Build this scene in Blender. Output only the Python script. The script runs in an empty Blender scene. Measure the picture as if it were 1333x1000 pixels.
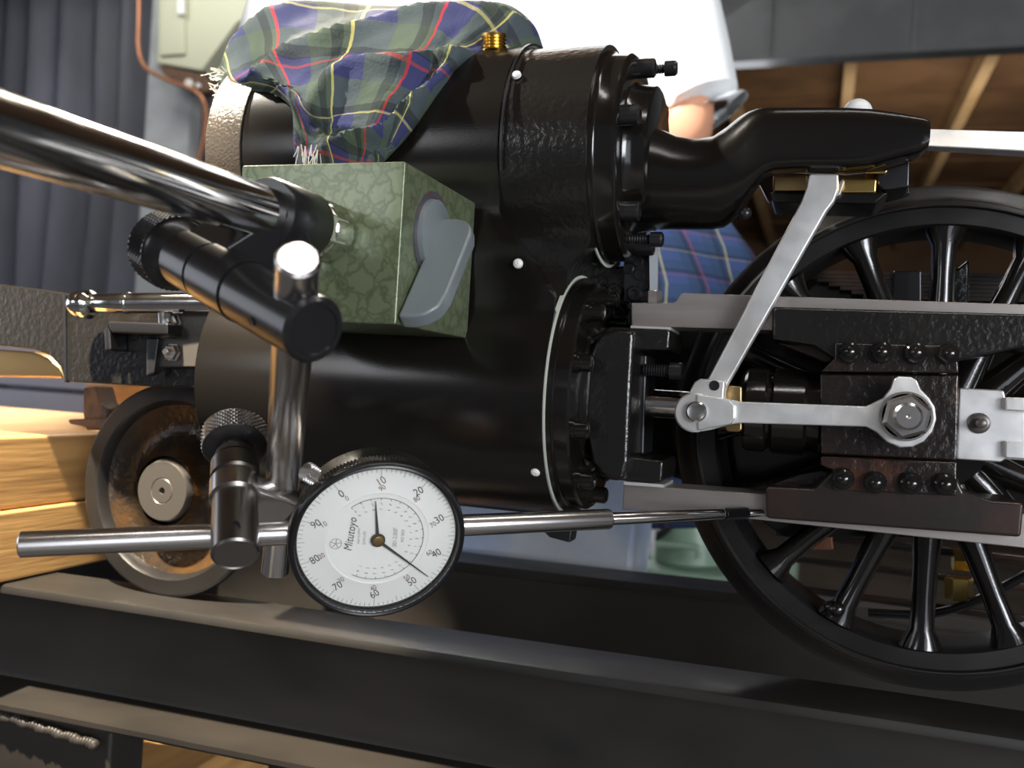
import bpy, bmesh, math, random
import numpy as np
from mathutils import Vector, Matrix, noise
random.seed(7)
# ------------------------------------------------------------------ units
# lengths are authored in "u" (0.8 mm) from the camera; X along the locomotive, Y away, Z up
S = 0.0008; H0 = 0.92
F = 1193.58; YAW, PIT, ROL = [math.radians(a) for a in (18.486, 0.231, 3.470)]
def _axes():
    cy, sy = math.cos(YAW), math.sin(YAW)
    f = np.array([-sy, cy, 0.]); r = np.array([cy, sy, 0.]); u = np.array([0, 0, 1.])
    f2 = f*math.cos(PIT)+u*math.sin(PIT); u2 = u*math.cos(PIT)-f*math.sin(PIT)
    return r*math.cos(ROL)+u2*math.sin(ROL), u2*math.cos(ROL)-r*math.sin(ROL), f2
AR, AU, AF = _axes()
def at(U, V, Y):
    """world point (u) seen at a photo pixel at depth Y"""
    d = AF+AR*(U-666.5)/F-AU*(V-500)/F
    return Vector(d*(Y/d[1]))
def atz(U, V, z):
    """same, at a given distance along the lens axis"""
    return Vector((AF+AR*(U-666.5)/F-AU*(V-500)/F)*z)
def W(p): return Vector((p[0]*S, p[1]*S, p[2]*S+H0))
scn = bpy.context.scene
COL = scn.collection
# ------------------------------------------------------------------ camera
cd = bpy.data.cameras.new('camera'); cam = bpy.data.objects.new('camera', cd); COL.objects.link(cam)
m3 = Matrix((AR, AU, -AF)).transposed()
cam.matrix_world = Matrix.Translation(W((0, 0, 0))) @ m3.to_4x4()
cd.sensor_width = 36; cd.lens = 36*F/1333; cd.clip_start = 0.01; cd.clip_end = 100
cd.dof.use_dof = True; cd.dof.focus_distance = 420*S; cd.dof.aperture_fstop = 14
scn.camera = cam
# ------------------------------------------------------------------ world, lights, exposure
scn.view_settings.view_transform = 'Standard'; scn.view_settings.look = 'None'
scn.view_settings.exposure = 0.0; scn.view_settings.gamma = 1; scn.view_settings.use_curve_mapping = False
w = bpy.data.worlds.new('sky'); scn.world = w; w.use_nodes = True
bg = w.node_tree.nodes['Background']; bg.inputs[0].default_value = (0.86, 0.9, 1, 1); bg.inputs[1].default_value = 2.2
def aim(o, frm, to):
    o.location = W(frm); d = W(to)-W(frm); o.rotation_euler = d.to_track_quat('-Z', 'Y').to_euler()
def area(name, frm, to, sx, sy, power, col):
    l = bpy.data.lights.new(name, 'AREA'); l.shape = 'RECTANGLE'; l.size = sx; l.size_y = sy; l.energy = power; l.color = col
    o = bpy.data.objects.new(name, l); COL.objects.link(o); aim(o, frm, to); return o
def spot(name, frm, to, power, deg, blend, rad, col):
    l = bpy.data.lights.new(name, 'SPOT'); l.energy = power; l.spot_size = math.radians(deg); l.spot_blend = blend
    l.shadow_soft_size = rad; l.color = col
    o = bpy.data.objects.new(name, l); COL.objects.link(o); aim(o, frm, to); return o
# work lamp clipped above the front of the engine, window behind the photographer, plus added fills
spot('work_lamp', (-430, 90, 640), (-375, 452, -138), 165, 25, 0.4, 0.012, (1, 0.87, 0.68))
spot('sun_patch_lamp', (-1000, -200, 1500), (-330, 1050, 300), 260, 26, 0.3, 0.03, (1, 0.97, 0.9))
spot('cloth_fill_spot', (-900, 260, 820), (-262, 430, 165), 75, 17, 0.5, 0.012, (1, 0.93, 0.8))  # added to brighten the cloth folds, no such lamp known
spot('side_window_sun', (-1050, 1900, 1550), (-430, 470, -10), 700, 24, 0.4, 0.10, (1, 0.9, 0.72))
area('front_fill_light', (2150, -1650, 420), (0, 450, 30), 0.9, 0.8, 42, (0.93, 0.96, 1))  # added frontal fill for the dial, standing clear of the door opening
area('window_light', (-1050, -1150, 420), (-200, 400, 0), 0.22, 0.34, 1.5, (0.95, 0.97, 1))
area('overhead_fill_light', (300, 200, 1200), (0, 450, 0), 1.1, 0.07, 3.0, (1, 0.97, 0.92))  # added overhead strip that lights the bright metal parts
area('back_window_light', (-900, 3150, 1150), (-300, 450, 100), 1.1, 0.9, 16, (0.92, 0.95, 1))
area('box_fill_light', (-1900, 2300, 1550), (-2000, 3200, 900), 1.2, 0.08, 5.5, (1, 0.97, 0.9))  # added to brighten the pale green box, no fixture there
area('bay_fill_light', (500, 4600, 700), (500, 6500, 1650), 0.8, 0.8, 11, (1, 0.86, 0.68))  # added fill aimed at the bay ceiling
# ------------------------------------------------------------------ materials
def mat(name, col, rough=.5, metal=0, coat=0, nscale=0, namt=0, bump=0, bscale=200, col2=None, cscale=30, cthr=(.45, .6), rvar=0, stretch=None, spec=.5, bdist=.0003, detail=4):
    m = bpy.data.materials.new(name); m.use_nodes = True; nt = m.node_tree; b = nt.nodes['Principled BSDF']
    b.inputs['Base Color'].default_value = (*col, 1); b.inputs['Roughness'].default_value = rough
    b.inputs['Metallic'].default_value = metal; b.inputs['Coat Weight'].default_value = coat; b.inputs['Coat Roughness'].default_value = .08
    b.inputs['Specular IOR Level'].default_value = spec
    tc = nt.nodes.new('ShaderNodeTexCoord'); mp = nt.nodes.new('ShaderNodeMapping'); nt.links.new(tc.outputs['Object'], mp.inputs[0])
    if stretch: mp.inputs['Scale'].default_value = stretch
    def nz(sc, d=detail):
        n = nt.nodes.new('ShaderNodeTexNoise'); n.inputs['Scale'].default_value = sc; n.inputs['Detail'].default_value = d
        nt.links.new(mp.outputs[0], n.inputs['Vector']); return n
    if col2:
        n = nz(cscale); cr = nt.nodes.new('ShaderNodeValToRGB'); cr.color_ramp.elements[0].position = cthr[0]; cr.color_ramp.elements[1].position = cthr[1]
        cr.color_ramp.elements[0].color = (*col, 1); cr.color_ramp.elements[1].color = (*col2, 1)
        nt.links.new(n.outputs[0], cr.inputs[0]); nt.links.new(cr.outputs[0], b.inputs['Base Color'])
    if rvar:
        n = nz(cscale*1.7); mr = nt.nodes.new('ShaderNodeMapRange'); mr.inputs[3].default_value = max(.02, rough-rvar); mr.inputs[4].default_value = rough+rvar
        mr.inputs[1].default_value = .3; mr.inputs[2].default_value = .7
        nt.links.new(n.outputs[0], mr.inputs[0]); nt.links.new(mr.outputs[0], b.inputs['Roughness'])
    if bump:
        n = nz(bscale); bp = nt.nodes.new('ShaderNodeBump'); bp.inputs['Strength'].default_value = bump; bp.inputs['Distance'].default_value = bdist
        nt.links.new(n.outputs[0], bp.inputs['Height']); nt.links.new(bp.outputs[0], b.inputs['Normal'])
        if coat: nt.links.new(bp.outputs[0], b.inputs['Coat Normal'])
    return m
M = {}
M['gloss'] = mat('gloss_black_paint', (.008, .007, .006), .16, coat=.3, bump=.25, bscale=900, bdist=.0001)
M['speck'] = mat('dusty_black_paint', (.007, .006, .0052), .2, bump=.3, bscale=1500, bdist=.0001)
M['cast'] = mat('painted_casting', (.010, .009, .008), .22, coat=.2, bump=.65, bscale=400, bdist=.0005)
M['rustcast'] = mat('oily_rusty_casting', (.014, .009, .0075), .24, coat=.35, bump=.75, bscale=330, bdist=.0006, col2=(.10, .035, .015), cscale=38, cthr=(.56, .74))
M['brownsteel'] = mat('oily_brown_black_steel', (.018, .013, .011), .3, coat=.2, bump=.35, bscale=150, bdist=.0004, col2=(.035, .018, .012), cscale=25)
M['satin'] = mat('satin_black_oxide', (.012, .012, .013), .3, metal=.0, coat=.15, bump=.1, bscale=600, bdist=.0001)
M['blued'] = mat('blued_steel', (.07, .07, .075), .28, metal=.9)
M['tyre'] = mat('dark_oiled_tyre', (.012, .011, .0105), .36, bump=.15, bscale=200, rvar=.08)
M['chrome'] = mat('chrome', (.72, .71, .69), .11, metal=1, rvar=.04, cscale=60)
M['satinchrome'] = mat('satin_chrome', (.66, .64, .62), .24, metal=1)
M['steel'] = mat('ground_steel', (.42, .39, .37), .4, metal=.85, bump=.15, bscale=500, stretch=(1, 8, 8), bdist=.0001, col2=(.34, .29, .26), cscale=20, cthr=(.4, .75))
M['alu'] = mat('milled_aluminium', (.84, .84, .83), .36, metal=.7, bump=.25, bscale=500, bdist=.0001, col2=(.72, .70, .67), cscale=60, rvar=.08)
M['brass'] = mat('brass', (.80, .56, .18), .22, metal=1)
M['bronze'] = mat('bronze', (.50, .34, .15), .3, metal=1)
M['hub'] = mat('turned_grey_steel', (.11, .10, .09), .34, metal=.6, bump=.08, bscale=800)
M['knob'] = mat('knurled_steel', (.30, .28, .26), .3, metal=1)
M['wood'] = mat('pine_timber', (.52, .29, .10), .55, col2=(.30, .15, .05), cscale=14, cthr=(.4, .75), stretch=(6, .6, 9), bump=.3, bscale=40, bdist=.0006)
M['plywood'] = mat('brown_ceiling_board', (.12, .065, .03), .8, col2=(.08, .042, .02), cscale=3)
M['rafter'] = mat('pine_rafter', (.42, .30, .17), .7, col2=(.34, .23, .12), cscale=5)
M['steelpaint'] = mat('black_painted_channel', (.015, .0135, .012), .42, bump=.35, bscale=120, bdist=.0004, spec=.4, col2=(.022, .019, .016), cscale=18, rvar=.1, stretch=(.5, 1, 1))
M['channel_edge'] = M['steelpaint']
M['greyheader'] = mat('grey_painted_panel', (.12, .125, .125), .6, col2=(.15, .155, .155), cscale=6)
M['wallgrey'] = mat('wall_grey', (.35, .36, .38), .8, col2=(.30, .31, .34), cscale=3)
M['curtain'] = mat('grey_blue_tarpaulin', (.10, .105, .13), .65, col2=(.17, .18, .23), cscale=3, stretch=(1, 1, .25))
M['post'] = mat('galvanised_post', (.50, .53, .55), .6, col2=(.42, .45, .47), cscale=12)
M['box'] = mat('pale_green_enamel', (.50, .52, .39), .5)
M['copper'] = mat('copper_pipe', (.45, .20, .11), .4, metal=.5)
M['shirt'] = mat('white_cotton', (.85, .88, .90), .85, bump=.3, bscale=10, bdist=.004)
M['skin'] = mat('skin', (.68, .33, .20), .5)
M['hair'] = mat('grey_hair', (.2, .17, .15), .7)
M['paleblue'] = mat('pale_blue_plastic', (.50, .62, .85), .5, col2=(.75, .82, .92), cscale=9)
M['greenm'] = mat('machine_green_enamel', (.24, .36, .27), .35)
M['slat'] = mat('pale_lavender_boards', (.42, .43, .52), .6)
M['white'] = mat('white_enamel', (.8, .8, .78), .35)
M['rust'] = mat('rusty_iron', (.14, .07, .035), .7, bump=.8, bscale=300, col2=(.05, .035, .03), cscale=90)
M['face'] = mat('dial_face_white', (.80, .80, .76), .35)
M['ink'] = mat('dial_ink', (.045, .035, .03), .5)
M['inkred'] = mat('dial_brown_ink', (.20, .10, .07), .5)
M['inkgrey'] = mat('dial_grey_ink', (.30, .27, .24), .5)
M['concrete'] = mat('concrete_floor', (.22, .21, .20), .8, col2=(.17, .16, .15), cscale=4)
M['greyknob'] = mat('grey_cast_knob', (.20, .23, .24), .42, metal=.25, bump=.1, bscale=900)
M['knobring'] = mat('worn_grey_ring', (.12, .11, .13), .35, metal=.4, col2=(.25, .05, .04), cscale=300, cthr=(.6, .7))
M['sparkle'] = mat('stippled_sheen_paint', (.03, .025, .02), .24, bump=.9, bscale=900, bdist=.0004)  # lighter warm base imitates lamp sheen, the stipple is bump
M['plastic'] = mat('black_plastic', (.01, .01, .011), .3)
M['gasket'] = mat('pale_gasket', (.55, .58, .50), .45)
def glassmat():
    """thin clear pane: transmits straight through, reflects by Fresnel"""
    m = bpy.data.materials.new('crystal'); m.use_nodes = True; nt = m.node_tree; nt.nodes.remove(nt.nodes['Principled BSDF'])
    tr = nt.nodes.new('ShaderNodeBsdfTransparent'); gl = nt.nodes.new('ShaderNodeBsdfGlossy'); gl.inputs['Roughness'].default_value = .03
    fr_ = nt.nodes.new('ShaderNodeFresnel'); fr_.inputs[0].default_value = 1.35; mx = nt.nodes.new('ShaderNodeMixShader')
    nt.links.new(fr_.outputs[0], mx.inputs[0]); nt.links.new(tr.outputs[0], mx.inputs[1]); nt.links.new(gl.outputs[0], mx.inputs[2])
    nt.links.new(mx.outputs[0], nt.nodes['Material Output'].inputs[0]); return m
M['glass'] = glassmat()
def hammer():
    m = mat('green_hammer_finish', (.12, .16, .09), .32, metal=.3, coat=.25); nt = m.node_tree; b = nt.nodes['Principled BSDF']
    tc = nt.nodes.new('ShaderNodeTexCoord'); ns = nt.nodes.new('ShaderNodeTexNoise'); ns.inputs['Scale'].default_value = 220
    mx = nt.nodes.new('ShaderNodeMixRGB'); mx.inputs[0].default_value = .009; mx.blend_type = 'ADD'
    nt.links.new(tc.outputs['Object'], mx.inputs[1]); nt.links.new(tc.outputs['Object'], ns.inputs[0]); nt.links.new(ns.outputs['Color'], mx.inputs[2])
    vo = nt.nodes.new('ShaderNodeTexVoronoi'); vo.feature = 'DISTANCE_TO_EDGE'; vo.inputs['Scale'].default_value = 150; nt.links.new(mx.outputs[0], vo.inputs['Vector'])
    cr = nt.nodes.new('ShaderNodeValToRGB'); e = cr.color_ramp.elements; e[0].position = 0; e[0].color = (.10, .125, .065, 1); e[1].position = .16; e[1].color = (.165, .20, .115, 1)
    nt.links.new(vo.outputs['Distance'], cr.inputs[0]); nt.links.new(cr.outputs[0], b.inputs['Base Color'])
    bp = nt.nodes.new('ShaderNodeBump'); bp.inputs['Strength'].default_value = .35; bp.inputs['Distance'].default_value = .0003
    nt.links.new(vo.outputs['Distance'], bp.inputs['Height']); nt.links.new(bp.outputs[0], b.inputs['Normal'])
    return m
M['hammer'] = hammer()
def tartan(name, base, green, scale, dark=1.0):
    """woven plaid from UV: broad navy/green checks and thin red/yellow lines"""
    m = bpy.data.materials.new(name); m.use_nodes = True; nt = m.node_tree; b = nt.nodes['Principled BSDF']; b.inputs['Roughness'].default_value = .9
    b.inputs['Specular IOR Level'].default_value = .15
    tc = nt.nodes.new('ShaderNodeTexCoord'); sp = nt.nodes.new('ShaderNodeSeparateXYZ'); nt.links.new(tc.outputs['UV'], sp.inputs[0])
    def mth(op, a, bb=None, c=None):
        n = nt.nodes.new('ShaderNodeMath'); n.operation = op
        for i, v in enumerate((a, bb, c)):
            if v is None: continue
            if isinstance(v, (int, float)): n.inputs[i].default_value = v
            else: nt.links.new(v, n.inputs[i])
        return n.outputs[0]
    def band(coord, off, width, per=1.0):
        fr = mth('FRACT', mth('ADD', mth('DIVIDE', mth('MULTIPLY', coord, scale), per), off))
        return mth('LESS_THAN', fr, width)
    def mix(fac, a, bcol, k=1.0):
        n = nt.nodes.new('ShaderNodeMixRGB')
        nt.links.new(mth('MULTIPLY', fac, k), n.inputs[0])
        nt.links.new(a, n.inputs[1]) if not isinstance(a, tuple) else setattr(n.inputs[1], 'default_value', (*a, 1))
        n.inputs[2].default_value = (*bcol, 1); return n.outputs[0]
    x, y = sp.outputs[0], sp.outputs[1]
    c = mix(band(x, 0, .5), base, green, .6)
    c = mix(band(y, .1, .5), c, green, .55)
    c = mix(band(x, .72, .14), c, (.012, .012, .02), .5)
    c = mix(band(y, .72, .14), c, (.012, .012, .02), .5)
    c = mix(band(x, .25, .022, 2), c, (.55, .04, .03), .9*dark)
    c = mix(band(y, .25, .02, 2), c, (.45, .05, .04), .6*dark)
    c = mix(band(x, .75, .02, 2), c, (.62, .55, .16), .9*dark)
    c = mix(band(y, .78, .018, 2), c, (.62, .55, .16), .55*dark)
    nt.links.new(c, b.inputs['Base Color'])
    n = nt.nodes.new('ShaderNodeTexNoise'); n.inputs['Scale'].default_value = 900; nt.links.new(tc.outputs['Object'], n.inputs[0])
    bp = nt.nodes.new('ShaderNodeBump'); bp.inputs['Strength'].default_value = .5; bp.inputs['Distance'].default_value = .0004
    nt.links.new(n.outputs[0], bp.inputs['Height']); nt.links.new(bp.outputs[0], b.inputs['Normal'])
    return m
M['tartan'] = tartan('tartan_cloth', (.045, .05, .13), (.085, .115, .065), 3.4, .75)
M['plaid'] = tartan('blue_plaid_cotton', (.03, .05, .13), (.02, .04, .08), 7, .35)
# ------------------------------------------------------------------ mesh building
def frame_from(d):
    d = Vector(d).normalized(); a = Vector((0, 0, 1)) if abs(d.z) < .9 else Vector((0, 1, 0))
    x = a.cross(d).normalized(); y = d.cross(x); return x, y, d
class MB:
    def __init__(s): s.v = []; s.f = []; s.uv = None
    def add(s, vs, fs):
        o = len(s.v); s.v += [Vector(v) for v in vs]; s.f += [tuple(i+o for i in q) for q in fs]; return s
    def box(s, a, b):
        x0, y0, z0 = a; x1, y1, z1 = b
        return s.add([(x, y, z) for x in (x0, x1) for y in (y0, y1) for z in (z0, z1)], [(0, 1, 3, 2), (4, 6, 7, 5), (0, 4, 5, 1), (2, 3, 7, 6), (0, 2, 6, 4), (1, 5, 7, 3)])
    def obox(s, c, ax, ay, az):
        c, ax, ay, az = Vector(c), Vector(ax), Vector(ay), Vector(az)
        return s.add([c+ax*i+ay*j+az*k for i in (-1, 1) for j in (-1, 1) for k in (-1, 1)], [(0, 1, 3, 2), (4, 6, 7, 5), (0, 4, 5, 1), (2, 3, 7, 6), (0, 2, 6, 4), (1, 5, 7, 3)])
    def lathe(s, org, d, prof, n=32, phase=0, a0=0, a1=2*math.pi):
        """prof = [(distance along d, radius)...]; r=0 closes"""
        x, y, d = frame_from(d); org = Vector(org); vs = []; fs = []; rings = []
        for h, r in prof:
            if r <= 1e-6: rings.append([len(vs)]); vs.append(org+d*h)
            else:
                rings.append(list(range(len(vs), len(vs)+n)))
                for k in range(n):
                    t = 2*math.pi*k/n+phase; vs.append(org+d*h+x*(r*math.cos(t))+y*(r*math.sin(t)))
        for A, B in zip(rings, rings[1:]):
            for k in range(n):
                k2 = (k+1) % n
                if len(A) == 1 and len(B) == 1: continue
                if len(A) == 1: fs.append((A[0], B[k2], B[k]))
                elif len(B) == 1: fs.append((A[k], A[k2], B[0]))
                else: fs.append((A[k], A[k2], B[k2], B[k]))
        return s.add(vs, fs)
    def cyl(s, p0, p1, r0, r1=None, n=24, bev=0, phase=0):
        p0, p1 = Vector(p0), Vector(p1); L = (p1-p0).length; r1 = r0 if r1 is None else r1
        if bev: pr = [(0, 0), (0, r0-bev), (bev, r0), (L-bev, r1), (L, r1-bev), (L, 0)]
        else: pr = [(0, 0), (0, r0), (L, r1), (L, 0)]
        return s.lathe(p0, p1-p0, pr, n, phase)
    def prism(s, pts, ext):
        """pts: 3D outline, ext: extrusion vector"""
        n = len(pts); e = Vector(ext); vs = [Vector(p) for p in pts]+[Vector(p)+e for p in pts]
        return s.add(vs, [tuple(range(n))[::-1], tuple(range(n, 2*n))]+[(i, (i+1) % n, n+(i+1) % n, n+i) for i in range(n)])
    def plate(s, px, Y0, Y1):
        """outline given in photo pixels on the plane Y0, extruded square to Y1"""
        return s.prism([at(a, b, Y0) for a, b in px], (0, Y1-Y0, 0))
    def tube(s, pts, r, n=12):
        pts = [Vector(p) for p in pts]; vs = []; fs = []; px_ = None
        for i, p in enumerate(pts):
            t = (pts[min(i+1, len(pts)-1)]-pts[max(i-1, 0)]).normalized()
            if px_ is None: x = frame_from(t)[0]
            else: x = (px_-t*px_.dot(t)).normalized()
            px_ = x; y = t.cross(x); rr = r[i] if isinstance(r, (list, tuple)) else r
            vs += [p+x*(rr*math.cos(2*math.pi*k/n))+y*(rr*math.sin(2*math.pi*k/n)) for k in range(n)]
        for i in range(len(pts)-1):
            for k in range(n): fs.append((i*n+k, i*n+(k+1) % n, (i+1)*n+(k+1) % n, (i+1)*n+k))
        fs.append(tuple(range(n))[::-1]); fs.append(tuple((len(pts)-1)*n+k for k in range(n)))
        return s.add(vs, fs)
    def ball(s, c, r, d=(0, 0, 1), n=20, m=10, half=False, squash=1):
        a0 = 0 if half else -math.pi/2
        pr = [(r*squash*math.sin(a0+(math.pi/2-a0)*i/m), max(0, r*math.cos(a0+(math.pi/2-a0)*i/m))) for i in range(m+1)]
        pr[-1] = (pr[-1][0], 0)
        if half: pr = [(0, 0)]+pr
        return s.lathe(c, d, pr, n)
    def loft(s, rings, caps=True):
        n = len(rings[0]); vs = [Vector(p) for R in rings for p in R]; fs = []
        for i in range(len(rings)-1):
            for k in range(n): fs.append((i*n+k, i*n+(k+1) % n, (i+1)*n+(k+1) % n, (i+1)*n+k))
        if caps: fs += [tuple(range(n))[::-1], tuple((len(rings)-1)*n+k for k in range(n))]
        return s.add(vs, fs)
def build(name, mb, m, parent=None, smooth=True, bevel=0, seg=2, angle=35, solid=0, sub=0):
    off = Vector(parent['_o']) if parent is not None else Vector((0, 0, 0))
    top = parent is None
    if top:
        c = Vector((0, 0, 0))
        for v in mb.v: c += v
        c /= len(mb.v); c.z = min(v.z for v in mb.v); off = c
    me = bpy.data.meshes.new(name)
    me.from_pydata([tuple((v-off)*S) for v in mb.v], [], mb.f)
    bm = bmesh.new(); bm.from_mesh(me)
    if solid == 0: bmesh.ops.recalc_face_normals(bm, faces=bm.faces)
    if bevel or smooth:
        ca = math.cos(math.radians(angle))
        for e in bm.edges:
            if len(e.link_faces) == 2 and e.link_faces[0].normal.dot(e.link_faces[1].normal) < ca: e.smooth = False
    for f in bm.faces: f.smooth = smooth or bool(bevel)
    bm.to_mesh(me); bm.free()
    if mb.uv:
        ul = me.uv_layers.new(name='UVMap')
        for lp in me.loops: ul.data[lp.index].uv = mb.uv[lp.vertex_index]
    me.materials.append(m if not isinstance(m, str) else M[m])
    o = bpy.data.objects.new(name, me); COL.objects.link(o)
    if parent is not None: o.parent = parent
    else: o.location = W(off)
    o['_o'] = list(off)
    if solid: md = o.modifiers.new('thick', 'SOLIDIFY'); md.thickness = solid*S; md.offset = -1
    if sub: md = o.modifiers.new('sub', 'SUBSURF'); md.levels = md.render_levels = sub
    if bevel:
        md = o.modifiers.new('bevel', 'BEVEL'); md.width = bevel*S; md.segments = seg; md.limit_method = 'ANGLE'; md.angle_limit = math.radians(38); md.harden_normals = False
        for e in me.edges: e.use_edge_sharp = False
        md2 = o.modifiers.new('wn', 'WEIGHTED_NORMAL'); md2.keep_sharp = False
    return o
def tag(o, label, cat=None, group=None, kind=None):
    if label: o['label'] = label
    if cat: o['category'] = cat
    if group: o['group'] = group
    if kind: o['kind'] = kind
    return o
def thing(name, label, cat, loc, group=None):
    o = bpy.data.objects.new(name, None); COL.objects.link(o); o.empty_display_size = .02
    o.location = W(loc); o['_o'] = list(loc); return tag(o, label, cat, group)
def dup(o, delta, parent):
    c = o.copy(); COL.objects.link(c); c.parent = parent; c.location = o.location+Vector(delta)*S; return c
def struct(name, mb, m, **k):
    return tag(build(name, mb, m, **k), None, kind='structure')
X, Yv, Z = Vector((1, 0, 0)), Vector((0, 1, 0)), Vector((0, 0, 1))
# ================================================================== SETTING
ZC, YW, YF = 1650, 3200, 9500
ZFL = -H0/S
struct('floor', MB().box((-4200, -3200, ZFL-40), (4200, YF+200, ZFL)), 'concrete', smooth=False)
ce = struct('ceiling', MB().box((-4200, -3200, ZC), (4200, YF+200, ZC+40)), 'plywood', smooth=False)
proto = build('rafter', MB().box((-26, YW+150, ZC-110), (26, YF, ZC)), 'rafter', ce, smooth=False)
proto.location = Vector((-518-572*4, 0, 0))*S
for k in range(1, 10): dup(proto, (k*572, 0, 0), ce)
jb = MB()
for k in range(9): jb.box((-4200, YW+500+k*700, ZC-12), (4200, YW+520+k*700, ZC))
build('ceiling_board_joint', jb, 'plywood', ce, smooth=False)
struct('wall_far', MB().box((-4200, YF, ZFL), (4200, YF+100, ZC)), 'plywood', smooth=False)
struct('wall_left', MB().box((-4300, -3200, ZFL), (-4200, -2600, ZC)).box((-4300, -2600, ZFL), (-4200, 900, -350)).box((-4300, -2600, 1250), (-4200, 900, ZC)).box((-4300, 900, ZFL), (-4200, YF, ZC)), 'wallgrey', smooth=False)
w2_ = struct('added_window_left', MB().box((-4270, -2600, -350), (-4230, -2560, 1250)).box((-4270, 860, -350), (-4230, 900, 1250)).box((-4270, -2600, -350), (-4230, 900, -310)).box((-4270, -2600, 1210), (-4230, 900, 1250)).box((-4270, -870, -350), (-4230, -830, 1250)), 'white', smooth=False)  # unseen window, put in for daylight and reflections on the chrome rods
struct('wall_right', MB().box((4200, -3200, ZFL), (4300, -2900, ZC)).box((4200, -2900, ZFL), (4300, -1300, -250)).box((4200, -2900, 1100), (4300, -1300, ZC)).box((4200, -1300, ZFL), (4300, YF, ZC)), 'wallgrey', smooth=False)
struct('added_window_right', MB().box((4230, -2900, -250), (4270, -2860, 1100)).box((4230, -1340, -250), (4270, -1300, 1100)).box((4230, -2900, -250), (4270, -1300, -210)).box((4230, -2900, 1060), (4270, -1300, 1100)).box((4230, -2120, -250), (4270, -2080, 1100)), 'white', smooth=False)  # unseen window, put in to give the dial stem a bright reflection
# wall behind the camera with a door opening
wb = MB().box((-4200, -3300, ZFL), (1200, -3200, ZC)).box((3400, -3300, ZFL), (4200, -3200, ZC)).box((1200, -3300, 1100), (3400, -3200, ZC))
struct('wall_near', wb, 'wallgrey', smooth=False)
# partition behind the locomotive, left of the bay opening, with a window
pa = at(338, 0, YW).x; pb = at(812, 0, YW).x; zw0 = at(500, 150, YW).z
wl = MB().box((-4200, YW, ZFL), (pa, YW+80, ZC)).box((pa, YW, ZFL), (pb, YW+80, zw0)).box((pa, YW, zw0+760), (pb, YW+80, ZC)).box((pb, YW, ZFL), (pb+60, YW+80, ZC))
struct('wall_back', wl, 'wallgrey', smooth=False)
wf = struct('window_1', MB().box((pa, YW+10, zw0), (pa+25, YW+60, zw0+760)).box((pb-25, YW+10, zw0), (pb, YW+60, zw0+760)).box((pa, YW+10, zw0), (pb, YW+60, zw0+25)).box((pa, YW+10, zw0+735), (pb, YW+60, zw0+760)).box(((pa+pb)/2-12, YW+10, zw0), ((pa+pb)/2+12, YW+60, zw0+760)), 'white', smooth=False)
build('pane', MB().box((pa, YW+32, zw0), (pb, YW+36, zw0+760)), 'glass', wf, smooth=False)
# outer wall piece behind the window stays open to the sky through the side: a light well
zh = at(1130, 70, YW).z
hd = struct('trim_1', MB().box((pb+60, YW, zh), (4200, YW+60, ZC)), 'greyheader', smooth=False)
for U in (1000, 1190):
    x = at(U, 40, YW).x; build('panel_rib', MB().box((x-7, YW-8, zh), (x+7, YW, ZC)), 'greyheader', hd, smooth=False)
build('bottom_rail', MB().box((pb+60, YW-12, zh-6), (4200, YW+60, zh+10)), 'greyheader', hd, smooth=False)
# post and tarpaulin at the left
pl0, pl1 = at(180, 300, YW-300), at(238, 300, YW-300)
struct('trim_2', MB().box((pl0.x, YW-300, ZFL), (pl1.x, YW-230, ZC)), 'post', smooth=False, bevel=4)
struct('trim_3', MB().box((pl1.x+8, YW-200, ZFL), (pl1.x+70, YW-140, ZC)), 'wallgrey', smooth=False)
def curtain():
    mb = MB(); n = 120; x0 = -4150; x1 = at(196, 200, YW-190).x; rows = 14; vs = []
    for j in range(rows+1):
        z = ZFL+20+(ZC-ZFL-40)*j/rows
        for i in range(n+1):
            t = i/n; x = x0+(x1-x0)*t
            y = YW-190+38*math.sin(t*60+.5*math.sin(j*.5))+25*math.sin(t*23+1+j*.12)+22*noise.noise(Vector((t*14, j*.25, 0)))
            vs.append((x, y, z))
    fs = [(j*(n+1)+i, j*(n+1)+i+1, (j+1)*(n+1)+i+1, (j+1)*(n+1)+i) for j in range(rows) for i in range(n)]
    mb.add(vs, fs); return mb
tag(build('tarpaulin', curtain(), 'curtain', solid=4), 'grey-blue tarpaulin hanging in vertical folds behind the front end', 'tarpaulin')
# enamel box with bevelled bottom, pipe
YB = YW-420
b = thing('junction_box', 'pale green enamelled box with a slanted bottom fixed beside the grey post', 'box', at(265, 100, YB))
def P2(U, V, Y=YB): return at(U, V, Y)
c = [P2(208, -120), P2(335, -120), P2(333, 8), P2(306, 32), P2(262, 92), P2(204, 82)]
build('housing', MB().prism(c, (0, 150, 0)), 'box', b, bevel=6)
c = [P2(220, -110, YB-14), P2(320, -110, YB-14), P2(305, 25, YB-14), P2(212, 72, YB-14)]
build('lid', MB().prism([P2(212, -118, YB-12), P2(240, -118, YB-12), P2(240, 70, YB-12), P2(208, 72, YB-12)], (0, 12, 0)), 'box', b, bevel=3)
build('handle', MB().prism([P2(231, -60, YB-30), P2(238, -60, YB-30), P2(238, 18, YB-30), P2(230, 18, YB-30)], (0, 20, 0)), 'white', b, bevel=3)
build('bottom_bracket', MB().prism([P2(204, 84), P2(262, 96), P2(280, 118), P2(250, 122), P2(215, 98)], (0, 60, 0)), 'rust', b, bevel=3)
build('bracket_bolt', MB().cyl(P2(246, 108, YB-12), P2(246, 108, YB+10), 16, n=6).cyl(P2(258, 111, YB-12), P2(258, 111, YB+10), 10, n=6), 'white', b)
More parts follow.
